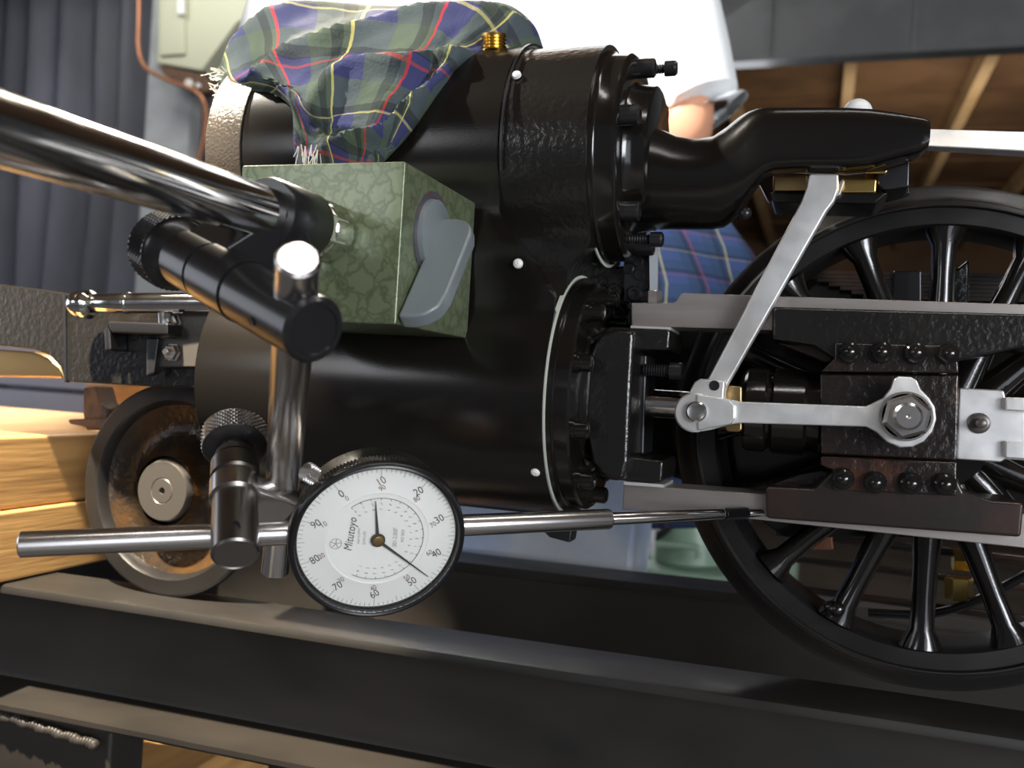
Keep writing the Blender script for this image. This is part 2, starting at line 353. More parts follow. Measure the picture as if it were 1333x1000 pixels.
def cr(pts, n=8):
    pts = [Vector(p) for p in pts]; out = []
    P = [2*pts[0]-pts[1]]+pts+[2*pts[-1]-pts[-2]]
    for i in range(1, len(P)-2):
        for k in range(n):
            t = k/n; a, b_, c_, d = P[i-1:i+3]
            out.append(.5*((2*b_)+(c_-a)*t+(2*a-5*b_+4*c_-d)*t*t+(3*b_-a-3*c_+d)*t**3))
    return out+[pts[-1]]
tag(build('copper_pipe', MB().tube(cr([at(184, -300, YB), at(181, 0, YB), at(180, 60, YB), at(190, 88, YB), at(218, 104, YB), at(262, 126, YB-20), at(266, 175, YB), at(252, 240, YB), at(254, 330, YB)]), 8), 'copper'), 'thin copper pipe bending under the pale green box', 'pipe')
# ================================================================== PERSON
def person():
    Y = 1100
    root = thing('person', 'person in white T-shirt and blue plaid shorts, elbow bent, standing behind the locomotive', 'person', (-400, Y, ZFL))
    cx = -430
    def body(name, verts, edges, m, sub=2):
        off = Vector(root['_o']); me = bpy.data.meshes.new(name)
        me.from_pydata([tuple((Vector(v[:3])-off)*S) for v in verts], edges, [])
        o = bpy.data.objects.new(name, me); COL.objects.link(o); o.parent = root; o['_o'] = list(off); me.materials.append(M[m])
        md = o.modifiers.new('skin', 'SKIN'); md.use_smooth_shade = True
        for i, v in enumerate(verts):
            sv = me.skin_vertices[0].data[i]; rx = v[3]*S; ry = (v[4] if len(v) > 4 else v[3])*S; sv.radius = (rx, ry); sv.use_root = (i == 0)
        md2 = o.modifiers.new('sub', 'SUBSURF'); md2.levels = md2.render_levels = sub
        return o
    hip = at(905, 345, Y).z-60; sh = hip+620
    el = at(901, 205, Y)
    # continuous body (skin)
    v = [(cx, Y, hip, 150, 110), (cx, Y, hip+200, 140, 100), (cx, Y, hip+430, 170, 105), (cx, Y, sh, 120, 80), (cx, Y-10, sh+110, 52, 52), (cx, Y-25, sh+190, 70, 80), (cx, Y-25, sh+300, 88, 100), (cx, Y-20, sh+370, 50, 60)]
    e = [(0, 1), (1, 2), (2, 3), (3, 4), (4, 5), (5, 6), (6, 7)]
    for s, elbow, wrist in ((1, (el.x, Y-20, el.z+12), (cx+110, Y-150, hip+120)), (-1, (cx-330, Y-20, hip+260), (cx-215, Y-70, hip+90))):
        i = len(v); v += [(at(806, -90, Y).x if s > 0 else cx-200, Y, sh-30, 56), elbow+(40,), wrist+(28,), (wrist[0]-s*38, wrist[1]-8, wrist[2]-22, 32, 20)]
        e += [(3, i), (i, i+1), (i+1, i+2), (i+2, i+3)]
        for k in range(5):
            j = len(v); dz = 26-k*13
            bx, by, bz = wrist[0]-s*38, wrist[1]-8, wrist[2]-22
            L = [52, 62, 66, 60, 46][k]
            v += [(bx-s*L*.45, by-8-abs(k-2)*2, bz+dz*.8, 11), (bx-s*L, by-14, bz+dz-10, 9)]
            e += [(i+3, j), (j, j+1)]
    for s in (1, -1):
        i = len(v); v += [(cx+s*95, Y, hip-110, 92, 100), (cx+s*105, Y, hip-560, 62), (cx+s*110, Y+25, hip-800, 60), (cx+s*112, Y+10, hip-1010, 38), (cx+s*115, Y-90, ZFL+22 if ZFL > hip-1300 else hip-1040, 38, 24)]
        e += [(0, i), (i, i+1), (i+1, i+2), (i+2, i+3), (i+3, i+4)]
    body('skin_body', v, e, 'skin')
    hd = MB().ball((cx, Y+8, sh+325), 104, n=24, m=12)
    build('hair', hd, 'hair', root)
    fc = MB()
    for s in (-1, 1): build('eye', MB().ball((cx+s*34, Y-118, sh+285), 11), 'white', root)
    
    build('nose', MB().ball((cx, Y-128, sh+255), 15, squash=1.6), 'skin', root)
    for s in (-1, 1): build('ear', MB().ball((cx+s*88, Y-20, sh+265), 24, squash=1.4), 'skin', root)
    build('mouth', MB().ball((cx, Y-112, sh+215), 20, d=(0, 0, 1), squash=.3), 'copper', root)
    # shirt: torso loft + sleeves
    def ell(cx_, cy_, z, rx, ry, n=40, ph=0):
        out = []
        for k in range(n):
            t = 2*math.pi*k/n; w_ = 1+.035*math.sin(5*t+ph)+.02*math.sin(11*t+z*.02)
            out.append((cx_+rx*w_*math.cos(t), cy_+ry*w_*math.sin(t), z))
        return out
    st = MB(); zs = [(hip-10, 225, 170), (hip+60, 222, 170), (hip+200, 212, 165), (hip+340, 212, 165), (hip+470, 216, 160), (sh-30, 212, 145), (sh+30, 170, 105), (sh+65, 95, 75), (sh+80, 72, 66)]
    st.loft([ell(cx, Y, z, a, b_, ph=z*.006) for z, a, b_ in zs]); 
    sh_o = build('shirt', st, 'shirt', root)
    # visible sleeve, hem edge follows the photograph
    def sleeve(pts):
        mb = MB(); R = []
        for c_, d_, ra, rb in pts:
            x_, y_, dd = frame_from(d_)
            R.append([Vector(c_)+x_*(ra*(1+.05*math.sin(4*t))*math.cos(t))+y_*(rb*math.sin(t)) for t in [2*math.pi*k/28 for k in range(28)]])
        mb.loft(R, caps=False); return mb
    a = at(806, -90, Y); q = at(912, 158, Y); d = q-a
    build('sleeve', sleeve([(Vector((cx+170, Y, sh-20)), d, 105, 100), (a, d, 90, 90), (a+d*.4, d, 80, 86), (a+d*.75, d, 64, 76), (a+d*.93, d, 54, 68), (q, d+Vector((16, 0, 18)), 50, 62)]), 'shirt', root, solid=5)
    a = Vector((cx-200, Y, sh-40)); q = Vector((cx-290, Y-10, hip+320)); d = q-a
    build('sleeve', sleeve([(a-d*.15, d, 110, 105), (a+d*.3, d, 92, 98), (a+d*.7, d, 78, 82), (q, d, 72, 76)]), 'shirt', root, solid=5)
    # shorts with UVs for the plaid
    sx = MB(); n = 64; rows = []
    for z, rx, ry, sp in [(hip+120, 240, 180, 0), (hip+70, 275, 185, 0), (hip+20, 300, 192, 0), (hip-60, 300, 198, 0), (hip-150, 290, 200, 0)]:
        rows.append(ell(cx+60, Y, z, rx, ry, n, z*.01))
    sx.loft(rows, caps=False); nu = len(sx.v)
    uv = [((k % n)/n*4, (k//n)*.28) for k in range(nu)]
    for s in (1, -1):
        R = [ell(cx+60+s*(146+k*4), Y, hip-150-k*28, 150-k*3, 195-k*8, n, k) for k in range(4)]
        o0 = len(sx.v); sx.loft(R, caps=False); uv += [((i % n)/n*3, .8+(i//n)*.35) for i in range(len(sx.v)-o0)]
    sx.uv = uv
    build('shorts', sx, 'plaid', root, solid=4)
    for s in (1, -1):
        build('shoe', MB().loft([[(cx+s*115+a_*math.cos(t), yy+0*t, ZFL+hgt*max(0, math.sin(t)*.5+.5)) for t in [2*math.pi*k/16 for k in range(16)]] for yy, a_, hgt in ((Y+60, 30, 60), (Y+40, 45, 95), (Y-40, 50, 90), (Y-150, 55, 60), (Y-210, 40, 40), (Y-225, 12, 20))]), 'plastic', root)
    return root
person()
# ================================================================== STEEL STAND (two channels on edge) 
st = thing('steel_stand', 'black welded channel-iron stand carrying the wheels of the locomotive', 'stand', (0, 560, ZFL))
def rail(name, back0, back1, frontw, z, depth, label):
    """channel open to the camera: top flange, web at the back, bottom flange"""
    (x0, y0), (x1, y1) = back0, back1
    def sec(x, y, zz):
        w_ = frontw; t = 5; r = 4
        pr = [(y, zz), (y-w_+3, zz), (y-w_+.8, zz-.8), (y-w_, zz-3), (y-w_, zz-t), (y-6, zz-t-2), (y-5, zz-t-5), (y-5, zz-depth+t+5), (y-6, zz-depth+t+2), (y-w_, zz-depth+t), (y-w_, zz-depth+2), (y-w_+2, zz-depth), (y, zz-depth)]
        return [(x, a, b_) for a, b_ in pr]
    n = 24
    mb = MB().loft([sec(x0+(x1-x0)*i/n, y0+(y1-y0)*i/n, z+.5*math.sin(i*.9)*.5) for i in range(n+1)])
    return tag(build(name, mb, 'steelpaint', st, smooth=True, angle=28), label)
rail('rail_channel', (-900, 470), (520, 510), 44, -140, 78, 'near channel with its open side to the camera')
rail('rail_channel', (-900, 640), (520, 724), -40, -140, 80, 'far channel')
wbd = MB()
for k in range(30):
    p = at(4+k*4.1, 932+k*1.3+1.2*math.sin(k*1.1), 443); wbd.ball(p, 3.3+.7*math.sin(k*1.7)*math.sin(k*.6), d=(1, 0, -.15), n=12, m=6, squash=.8)
build('weld_bead', wbd, 'steelpaint', st)
lg = at(30, 975, 445)
build('leg', MB().box((lg.x-60, 449, ZFL), (lg.x+62, 480, -216)), 'steelpaint', st, bevel=3)
build('leg', MB().box((500, 470, ZFL), (560, 510, -216)), 'steelpaint', st, bevel=3)
build('leg', MB().box((500, 680, ZFL), (560, 720, -216)), 'steelpaint', st, bevel=3)
build('leg', MB().box((lg.x-60, 620, ZFL), (lg.x+62, 660, -216)), 'steelpaint', st, bevel=3)
for z_ in (-600,): 
    build('cross_bar', MB().box((lg.x-30, 480, z_), (lg.x+30, 620, z_+50)), 'steelpaint', st, bevel=3)
    build('cross_bar', MB().box((510, 510, z_), (550, 680, z_+50)), 'steelpaint', st, bevel=3)
    build('shelf_bearer', MB().box((lg.x, 452, z_-20), (530, 475, z_+20)), 'steelpaint', st, bevel=3)
# shelf board low between the legs
q = at(195, 1000, 520)
tag(build('wooden_board', MB().box((q.x-40, 485, q.z-60), (q.x+34, 615, q.z+4)), 'wood', bevel=2), 'short tan board wedged under the near channel at the bottom edge', 'board')
build('board_bearer', MB().box((q.x-60, 478, q.z-80), (q.x+60, 690, q.z-60)), 'steelpaint', st, bevel=1)
# timbers across the rails
xt = -477
tb = tag(build('timber_block', MB().box((xt-300, 395, -139), (xt+8, 700, -95)), 'wood', bevel=2), 'lower of the two pine timbers laid across the stand left of the leading wheel', 'timber')
tb = tag(build('timber_block', MB().box((xt-300, 390, -94.5), (xt+5, 700, -49)), 'wood', bevel=2), 'upper of the two pine timbers laid across the stand left of the leading wheel', 'timber')
# bits seen under the front frame
sl = thing('slatted_crate', 'pale lavender slatted crate blurred behind the front frame', 'crate', (-1060, 900, -130))
for k in range(5):
    build('slat', MB().box((-1300, 880, -130+k*32), (-760, 892, -130+k*32+26)), 'slat', sl, bevel=2)
build('crate_side', MB().box((-1300, 892, -130), (-1288, 1100, 32)).box((-772, 892, -130), (-760, 1100, 32)).box((-1300, 892, -130), (-760, 1100, -122)), 'slat', sl)
build('crate_legs', MB().box((-1290, 900, ZFL), (-1260, 930, -130)).box((-800, 900, ZFL), (-770, 930, -130)).box((-1290, 1060, ZFL), (-1260, 1090, -130)).box((-800, 1060, ZFL), (-770, 1090, -130)), 'slat', sl)
tag(build('timber_wedge', MB().prism([at(110, 500, 560), at(190, 502, 560), at(186, 545, 560), at(112, 552, 560)], (0, 90, 0)), 'wood', bevel=2), 'tan timber wedge behind the top of the leading wheel', 'wedge')
rb = thing('rusty_bracket', 'rusty iron angle bracket standing on the upper timber beside the leading wheel', 'bracket', at(125, 560, 470))
build('upright', MB().plate([(108, 505), (124, 503), (130, 525), (138, 532), (140, 560), (112, 560), (108, 540)], 470, 486), 'rust', rb, bevel=1)
build('foot', MB().plate([(88, 546), (140, 544), (142, 562), (90, 552)], 468, 492), 'rust', rb, bevel=1)
# pale blue tub and green machine beyond the far rail
tubx0, tubx1 = at(470, 720, 750).x, at(828, 720, 750).x
zt = at(828, 600, 750).z
tb = thing('plastic_tub', 'pale blue-white plastic tub behind the far channel, under the cylinder', 'tub', ((tubx0+tubx1)/2, 900, zt-230))
TY0, TY1 = 750, 840
build('tub_wall', MB().loft([[(tubx0+8, TY0+8, zt-230), (tubx1-8, TY0+8, zt-230), (tubx1-8, TY1-8, zt-230), (tubx0+8, TY1-8, zt-230)], [(tubx0, TY0, zt), (tubx1, TY0, zt), (tubx1, TY1, zt), (tubx0, TY1, zt)]]), 'paleblue', tb, bevel=6)
build('tub_rim', MB().box((tubx0-6, TY0-6, zt-8), (tubx1+6, TY1+6, zt+2)), 'paleblue', tb, bevel=3)
wbn = thing('side_bench', 'narrow grey bench behind the stand carrying the pale blue tub', 'bench', (-300, 790, ZFL))
build('bench_top', MB().box((tubx0-60, TY0-4, zt-262), (tubx1+40, TY1+10, zt-230)), 'slat', wbn, bevel=3)
for x_ in (tubx0-40, tubx1+20):
    for y_ in (TY0+12, TY1-8): build('leg', MB().box((x_-12, y_-12, ZFL), (x_+12, y_+12, zt-262)), 'steelpaint', wbn)
gm = thing('green_machine', 'pale green enamelled machine with a round housing beyond the driving wheel', 'machine', at(880, 750, 1500))
YM = 1500
g0 = at(832, 735, YM); g1 = at(935, 735, YM)
build('base', MB().box((g0.x-60, YM-40, ZFL), (g1.x+120, YM+240, g0.z+4)), 'greenm', gm, bevel=6)
hc = at(900, 690, YM)
build('housing', MB().cyl((hc.x-4, YM+50, g0.z+4), (hc.x-10, YM+50, hc.z+90), 60, 46, n=32, bev=5), 'greenm', gm)
build('pipe', MB().tube(cr([at(846, 728, YM-50), at(846, 712, YM-50), at(852, 708, YM-50), at(900, 712, YM-50), at(908, 716, YM-50), at(908, 728, YM-50)]), 5), 'greenm', gm)
build('hose', MB().tube(cr([at(826, 728, YM-20), at(838, 700, YM-20), at(858, 686, YM-10), at(884, 660, YM)]), 17), 'plastic', gm)
build('valve', MB().cyl(at(828, 718, YM-60), at(850, 714, YM-60), 9, n=12, bev=1).cyl(at(846, 722, YM-60), at(848, 690, YM-60), 7, n=12, bev=1), 'post', gm)
# ================================================================== LOCOMOTIVE
lo = thing('model_locomotive', 'black live-steam model locomotive chassis with bright valve gear, standing on the channel-iron stand', 'locomotive', (0, 480, -140))
YC, ZU, ZL = 460, 119.5, -2
RU, RL = 57.5, 62.5
def section(ru, rl, waist, n=96):
    """figure-eight cylinder casting outline (Y,Z), starting at the top going to the near side"""
    out = []
    # near half from top to bottom
    zu0, zl0 = ZU-.60*ru, ZL+.60*rl
    near = []
    N = n//2
    for i in range(N+1):
        t = i/N
        if t < .38:
            a = math.pi/2-(t/.38)*math.radians(90+40); near.append((YC-ru*math.cos(a), ZU+ru*math.sin(a)))
        elif t < .5:
            s_ = (t-.38)/.12; p0 = (YC-ru*math.cos(math.radians(-40)), ZU+ru*math.sin(math.radians(-40))); p3 = (YC-rl*math.cos(math.radians(38)), ZL+rl*math.sin(math.radians(38)))
            p1 = (p0[0]+(.5)*waist, p0[1]-8); p2 = (p3[0]+.5*waist, p3[1]+8); q_ = 1-s_
            near.append(tuple(q_**3*p0[k]+3*q_*q_*s_*p1[k]+3*q_*s_*s_*p2[k]+s_**3*p3[k] for k in (0, 1)))
        else:
            a = math.radians(38)-((t-.5)/.5)*math.radians(128); near.append((YC-rl*math.cos(a), ZL+rl*math.sin(a)))
    far = [(2*YC-y_, z_) for y_, z_ in near[-2:0:-1]]
    return near+far
def clad():
    mb = MB(); sec = section(RU, RL, 14); nx = 16
    # tighten the waist towards the outside: shallow cladding
    R = []
    for i in range(nx+1):
        row = []
        for (y_, z_) in sec:
            xr = -118 if z_ < 42 else (-118-31*min(1, (z_-42)/40))
            xl = -306 if z_ < 60 else -306-6*min(1, (z_-60)/50)
            waist_fill = 0
            if 30 < z_ < 92:
                k = math.cos((z_-61)/31*math.pi/2); tgt = YC-(55+2.5*(1-k)) if y_ < YC else YC+(55+2.5*(1-k)); yy = y_+(tgt-y_)*.9*k
            else: yy = y_
            row.append((xl+(xr-xl)*i/nx, yy, z_))
        R.append(row)
    mb.loft(R); return mb
cl = build('cylinder_cladding', clad(), 'speck', lo, angle=50)
def cladY(x, z):
    if z > 85: return YC-math.sqrt(max(0, RU**2-(z-ZU)**2))
    if z < 38: return YC-math.sqrt(max(0, RL**2-(z-ZL)**2))
    return 404
# paler warm strip imitating the lamp's speckled sheen on the front end of the smokebox side
def strip(x0, x1, a0, a1, R_, zc, m, name):
    mb = MB(); n = 30; vs = []
    for x_ in (x0, x1):
        for k in range(n+1):
            a = math.radians(a0+(a1-a0)*k/n)
            for rr in (R_, R_+1.2): vs.append((x_, YC-rr*math.cos(a), zc+rr*math.sin(a)))
    q_ = 2*(n+1); fs = []
    for k in range(n):
        fs += [(2*k, 2*k+1, 2*k+3, 2*k+2), (q_+2*k, q_+2*k+2, q_+2*k+3, q_+2*k+1), (2*k+1, q_+2*k+1, q_+2*k+3, 2*k+3), (2*k, 2*k+2, q_+2*k+2, q_+2*k)]
    fs += [(0, q_, q_+1, 1), (2*n, 2*n+1, q_+2*n+1, q_+2*n)]
    mb.add(vs, fs); return build(name, mb, m, lo)
strip(-311, -290, -30, 90, RU+.2, ZU, 'sparkle', 'front_sheen_band')
strip(-147.6, -146.4, -18, 100, RU+.1, ZU, 'blued', 'cladding_edge')
# casting showing between cladding and covers
def casting():
    mb = MB(); sec = section(RU-1.5, RL-1.5, 30); R = []
    for i in range(7):
        R.append([((-150 if z_ > 50 else -121)+((-107 if z_ > 64 else -117.5)-(-150 if z_ > 50 else -121))*i/6, y_, z_) for y_, z_ in sec])
    mb.loft(R); return mb
build('cylinder_casting', casting(), 'cast', lo, angle=50)
sc = MB().lathe((0, YC, ZU), X, [(-160, 0), (-160, 54), (-110, 54.5), (-107.6, 54.2), (-107.6, 0)], 64)
build('steam_chest_end', sc, 'speck', lo)
build('steam_chest_gasket', MB().lathe((0, YC, ZU), X, [(-107.9, 0), (-107.9, 54.5), (-107.1, 54.6), (-107.05, 53.3), (-107.05, 0)], 64), 'gasket', lo)
cv = build('steam_chest_cover', MB().lathe((0, YC, ZU), X, [(-107, 0), (-107, 53.2), (-105.6, 53.1), (-105, 52), (-104, 51.5), (-96, 51.5), (-94.5, 50), (-94, 48), (-94, 38), (-92, 36.5), (-88, 36), (-84, 35.5), (-83, 34), (-83, 0)], 64), 'gloss', lo)
def sock(p, d, r, L, parent, name='cover_bolt', m='satin', shank=0, hexr=0):
    d = Vector(d).normalized(); mb = MB().lathe(p, d, [(0, 0), (0, r), (L-.8, r), (L, r-.8), (L, r*.55), (L*.5, r*.5), (L*.5, 0)], 20)
    if shank: mb.cyl(Vector(p)-d*shank, p, r*.5, n=14)
    return build(name, mb, m, parent)
for k in range(6):
    a = math.radians(73-60*k); sock((-94, YC-44*math.cos(a), ZU+44*math.sin(a)), X, 4.7, 9, cv)
for a_ in (86, -72):
    a = math.radians(a_); p = Vector((-94, YC-45*math.cos(a), ZU+45*math.sin(a)))
    mb = MB().cyl(p, p+X*12, 2, n=12); mb.lathe(p+X*12, X, [(0, 0), (0, 3.8), (5, 3.8), (6, 3), (6, 0)], 16)
    for j in range(8): mb.lathe(p+X*(1+j*1.3), X, [(0, 2), (.6, 2.5), (1.2, 2)], 12)
    build('long_stud', mb, 'satin', cv)
# valve spindle guide: round neck opening into a slim yoke
stn = [(845, 166, 298, 0), (862, 172, 298, 0), (880, 180, 298, 0), (905, 184, 298, 0), (928, 180, 298, .03), (945, 168, 295, .1), (960, 156, 284, .25), (973, 149, 266, .5), (985, 145.5, 246, .8), (997, 144, 230, .95), (1010, 144, 224, 1), (1040, 144, 222, 1), (1075, 144, 222, 1), (1105, 144.5, 222, 1), (1130, 146, 220, 1), (1150, 149, 215, 1), (1175, 153, 208, 1), (1196, 157, 203, 1), (1206, 161, 199, 1), (1208, 166, 194, 1)]
R = []
for U, vt, vb, t in stn:
    yc = 455+(438-455)*t; ry = 24+(9-24)*t; A = at(U, vt, yc); B = at(U, vb, yc); zc = (A.z+B.z)/2; rz = (A.z-B.z)/2; xc = (A.x+B.x)/2; ex = 1+(.42-1)*t
    ring = []
    for k in range(32):
        a = 2*math.pi*k/32; ca, sa = math.cos(a), math.sin(a)
        ring.append((xc, yc+ry*math.copysign(abs(ca)**ex, ca), zc+rz*math.copysign(abs(sa)**ex, sa)))
    R.append(ring)
vg = build('valve_spindle_guide', MB().loft(R), 'speck', lo, angle=60)
build('guide_web', MB().plate([(985, 232), (1000, 222), (1100, 226), (1140, 222), (1183, 213), (1185, 252), (1150, 262), (1000, 262)], 475, 482), 'brownsteel', vg, bevel=1)
build('guide_bottom_bar', MB().plate([(1003, 250), (1158, 250), (1140, 265), (1005, 263)], 446, 478), 'speck', vg, bevel=1)
build('back_yoke', MB().plate([(985, 150), (1160, 154), (1200, 165), (1195, 205), (1000, 222)], 482, 492), 'speck', vg, bevel=3)
build('bronze_slipper', MB().plate([(1006, 228), (1052, 228), (1052, 249), (1006, 249)], 447, 474), 'bronze', vg, bevel=1)
build('brass_slipper', MB().plate([(1088, 231), (1142, 232), (1141, 251), (1090, 251)], 446, 474), 'brass', vg, bevel=1)
build('brass_slipper', MB().plate([(1128, 222), (1156, 221), (1153, 226), (1128, 226)], 446, 474), 'brass', vg, bevel=.5)
build('valve_crosshead', MB().plate([(1142, 222), (1185, 209), (1184, 243), (1150, 248), (1142, 240)], 448, 472), 'blued', vg, bevel=1)
build('oil_cup', MB().ball(at(1116, 148, 440), 6.6, half=True).cyl(at(1116, 160, 440), at(1116, 148, 440), 6.6), 'white', vg)
build('guide_screw', MB().ball(at(970, 278, 440), 3, d=(0, -1, 0)), 'satin', vg)
build('valve_rod', MB().loft([[at(U, 167+(U-1208)*.03, 441), at(U, 190+(U-1208)*.05, 434), at(U, 197+(U-1208)*.065, 441), at(U, 186, 449)] for U in (1200, 1420)]), 'alu', lo, bevel=.8)
# driving gear -------------------------------------------------
build('piston_rod', MB().cyl((-95, 465, -3.5), (-30, 465, -3.5), 7.2, n=32), 'chrome', lo)
co = build('cylinder_cover', MB().lathe((0, YC, ZL), X, [(-118, 0), (-118, 60.5), (-115, 60.5), (-115, 58), (-114.5, 57.5), (-108, 57.5), (-107, 56.5), (-107, 38), (-105, 36), (-104, 34), (-104, 0)], 72), 'gloss', lo)
build('cylinder_gasket', MB().lathe((0, YC, ZL), X, [(-119.2, 0), (-119.2, 61.4), (-117.2, 61.6), (-117.1, 60.6), (-117.1, 0)], 72), 'gasket', lo)
for k in range(10):
    a = math.radians(18+36*k); p = (-107, YC-50*math.cos(a), ZL+50*math.sin(a))
    build('cover_bolt', MB().lathe(p, X, [(0, 0), (0, 5.2), (1.5, 5.2), (1.5, 4.2), (7, 4.2), (8, 3), (8.5, 0)], 14), 'gloss', co)
yk = [(768, 452), (778, 436), (792, 425), (873, 428), (871, 456), (826, 456), (822, 500), (818, 594), (864, 600), (862, 629), (796, 625), (779, 620), (768, 600), (762, 560), (762, 490)]
yb_ = [(764, 470), (772, 448), (782, 434), (800, 428), (826, 430), (822, 500), (818, 600), (812, 626), (790, 624), (770, 604), (762, 560), (760, 500)]
br = build('guide_bracket', MB().plate(yk, 443, 486), 'cast', lo, bevel=1.6)
build('bracket_base', MB().plate(yb_, 428, 490), 'cast', br, bevel=2.5)
build('packing_strip', MB().plate([(821, 424), (873, 426), (873, 430), (821, 428)], 444, 474), 'alu', br)
build('packing_strip', MB().plate([(812, 627), (864, 631), (864, 635), (812, 631)], 444, 474), 'alu', br)
build('gland_plate', MB().plate([(830, 460), (842, 462), (838, 592), (826, 590)], 456, 482), 'satin', br, bevel=1)
p = at(838, 481, 452); mb = MB().cyl(p, p+X*13, 2.7, n=14)
for j in range(9): mb.lathe(p+X*(1+j*1.25), X, [(0, 2.7), (.6, 3.3), (1.2, 2.7)], 14)
mb.lathe(p+X*13, X, [(0, 0), (0, 4.2), (5.5, 4.2), (6, 3.6), (6, 2), (3, 2), (3, 0)], 18)
build('gland_stud', mb, 'satin', br)
# slide bars
sb = build('slide_bar', MB().plate([(822, 394), (876, 394.5), (880, 392), (886, 383), (890, 381.5), (1420, 399), (1420, 446), (1005, 430), (822, 424.5)], 449, 474), 'steel', lo, bevel=.5); tag(sb, 'upper bright slide bar with a stepped left end')
sb = build('slide_bar', MB().plate([(812, 630), (864, 634), (1005, 644), (1420, 676), (1420, 723), (940, 672), (862, 667), (810, 664)], 449, 474), 'steel', lo, bevel=.5); tag(sb, 'lower bright slide bar behind the plunger tip')
# crosshead
xh = build('crosshead', MB().plate([(1067, 486), (1249, 487), (1246, 601), (1068, 592)], 447, 482), 'rustcast', lo, bevel=1.2)
build('upper_shoe', MB().plate([(1005, 399), (1420, 411), (1420, 458), (1330, 453), (1285, 462), (1248, 470), (1090, 470), (1060, 450), (1005, 442)], 442, 482), 'cast', xh, bevel=1.6)
build('lower_shoe', MB().plate([(996, 633), (1060, 636), (1084, 612), (1245, 620), (1255, 640), (1290, 652), (1334, 655), (1330, 700), (997, 675)], 442, 482), 'brownsteel', xh, bevel=1.6)
build('upper_plate', MB().plate([(1086, 446), (1246, 450), (1249, 486), (1068, 484), (1086, 466)], 440.5, 447), 'rustcast', xh, bevel=1)
build('lower_plate', MB().plate([(1068, 594), (1246, 602), (1246, 646), (1084, 638), (1084, 612), (1068, 606)], 440.5, 447), 'rustcast', xh, bevel=1)
build('rib', MB().plate([(1010, 446), (1084, 450), (1084, 470), (1075, 472)], 455, 470), 'brownsteel', xh, bevel=1)
build('rib', MB().plate([(1000, 632), (1040, 618), (1070, 612), (1084, 614), (1060, 640)], 455, 470), 'rustcast', xh, bevel=1)
for U, V in ((1105, 459), (1147, 459), (1191, 460), (1234, 461), (1097, 623), (1139, 628), (1185, 629), (1229, 630)):
    p = at(U, V, 440)
    b_ = build('hex_bolt', MB().lathe(p, (0, -1, 0), [(0, 0), (0, 5.1), (1, 5.1), (1, 4.4), (3.6, 4.4), (4.3, 3.6), (4.3, 2.3), (6, 2.2), (6.6, 1.2), (6.7, 0)], 12 if U % 2 else 6, phase=U), 'gloss', xh)
nk = MB().lathe((0, 467, -3.5), X, [(-34, 0), (-34, 19), (-32.5, 20.5), (-24, 20.5), (-23, 19), (-21, 18.5), (-3, 19.5), (1, 21), (1, 0)], 40)
build('crosshead_neck', nk, 'gloss', xh)
build('neck_collar', MB().lathe((0, 467, -3.5), X, [(-22, 18), (-20, 20.8), (-6, 20.8), (-4, 19)], 40), 'gloss', xh)
# connecting rod
cr_ = build('connecting_rod', MB().plate([(1249, 505), (1307, 508), (1310, 520), (1420, 524), (1420, 606), (1308, 598), (1303, 602), (1245, 598)], 449, 466), 'alu', lo, bevel=.8)
build('flute_rib', MB().plate([(1309, 517), (1420, 521), (1420, 540), (1309, 534)], 445, 449.5), 'alu', cr_, bevel=.6)
build('flute_rib', MB().plate([(1309, 574), (1420, 584), (1420, 604), (1309, 596)], 445, 449.5), 'alu', cr_, bevel=.6)
p = at(1274, 551, 449)
build('rod_stud', MB().lathe(p, (0, -1, 0), [(0, 0), (0, 4.6), (1, 4.6), (1.4, 4), (1.4, 2.2), (7, 2.2), (7.4, 1.6), (7.4, 0)], 20), 'hub', cr_)
# union link
def circ(U, V, r, n=24, a0=0, a1=360): return [(U+r*math.cos(math.radians(a0+(a1-a0)*k/n)), V+r*math.sin(math.radians(a0+(a1-a0)*k/n))) for k in range(n+1)]
ul_px = circ(1179, 541, 41, 16, 118, 0)[::-1]  # lower right arc handled below
eye = [(1128, 529), (1150, 518), (1160, 505), (1164, 493), (1170, 490), (1186, 491), (1194, 495), (1199, 507), (1210, 518), (1217, 530), (1219, 546), (1214, 562), (1203, 575), (1188, 582), (1172, 583), (1155, 576), (1141, 563), (1128, 556)]
ul = build('union_link', MB().plate([(912, 516), (950, 520), (966, 523)]+eye+[(966, 551), (950, 553), (925, 560), (912, 562)], 432, 439), 'alu', lo, bevel=.8)
build('link_boss', MB().lathe(at(906, 537, 436), (0, -1, 0), [(-6, 0), (-6, 9.2), (6, 9.2), (6.8, 8.4), (6.8, 0)], 36), 'alu', ul)
build('link_fork', MB().plate([(906, 513), (935, 517), (950, 520), (957, 528), (957, 545), (950, 553), (925, 557), (908, 561)], 428, 443), 'alu', ul, bevel=.9)
build('link_pin', MB().lathe(at(907, 536, 428), (0, -1, 0), [(-18, 0), (-18, 4.8), (1.6, 4.8), (2.4, 4), (1.4, 0)], 30), 'satinchrome', ul)
c = at(1179, 542, 432)
build('crosshead_nut', MB().lathe(c, (0, -1, 0), [(0, 0), (0, 10.8), (1.2, 10.8), (1.2, 9.8), (3, 9.8)], 32).lathe(c, (0, -1, 0), [(1.2, 0), (1.2, 10.2), (6, 10.2), (7.5, 8.6), (7.5, 0)], 6, phase=.35), 'satinchrome', ul, angle=25)
build('crosshead_pin', MB().lathe(c, (0, -1, 0), [(-10, 0), (-10, 5.9), (11.5, 5.9), (12.6, 4.8), (12.6, 1), (11.8, 0)], 30), 'satinchrome', ul)
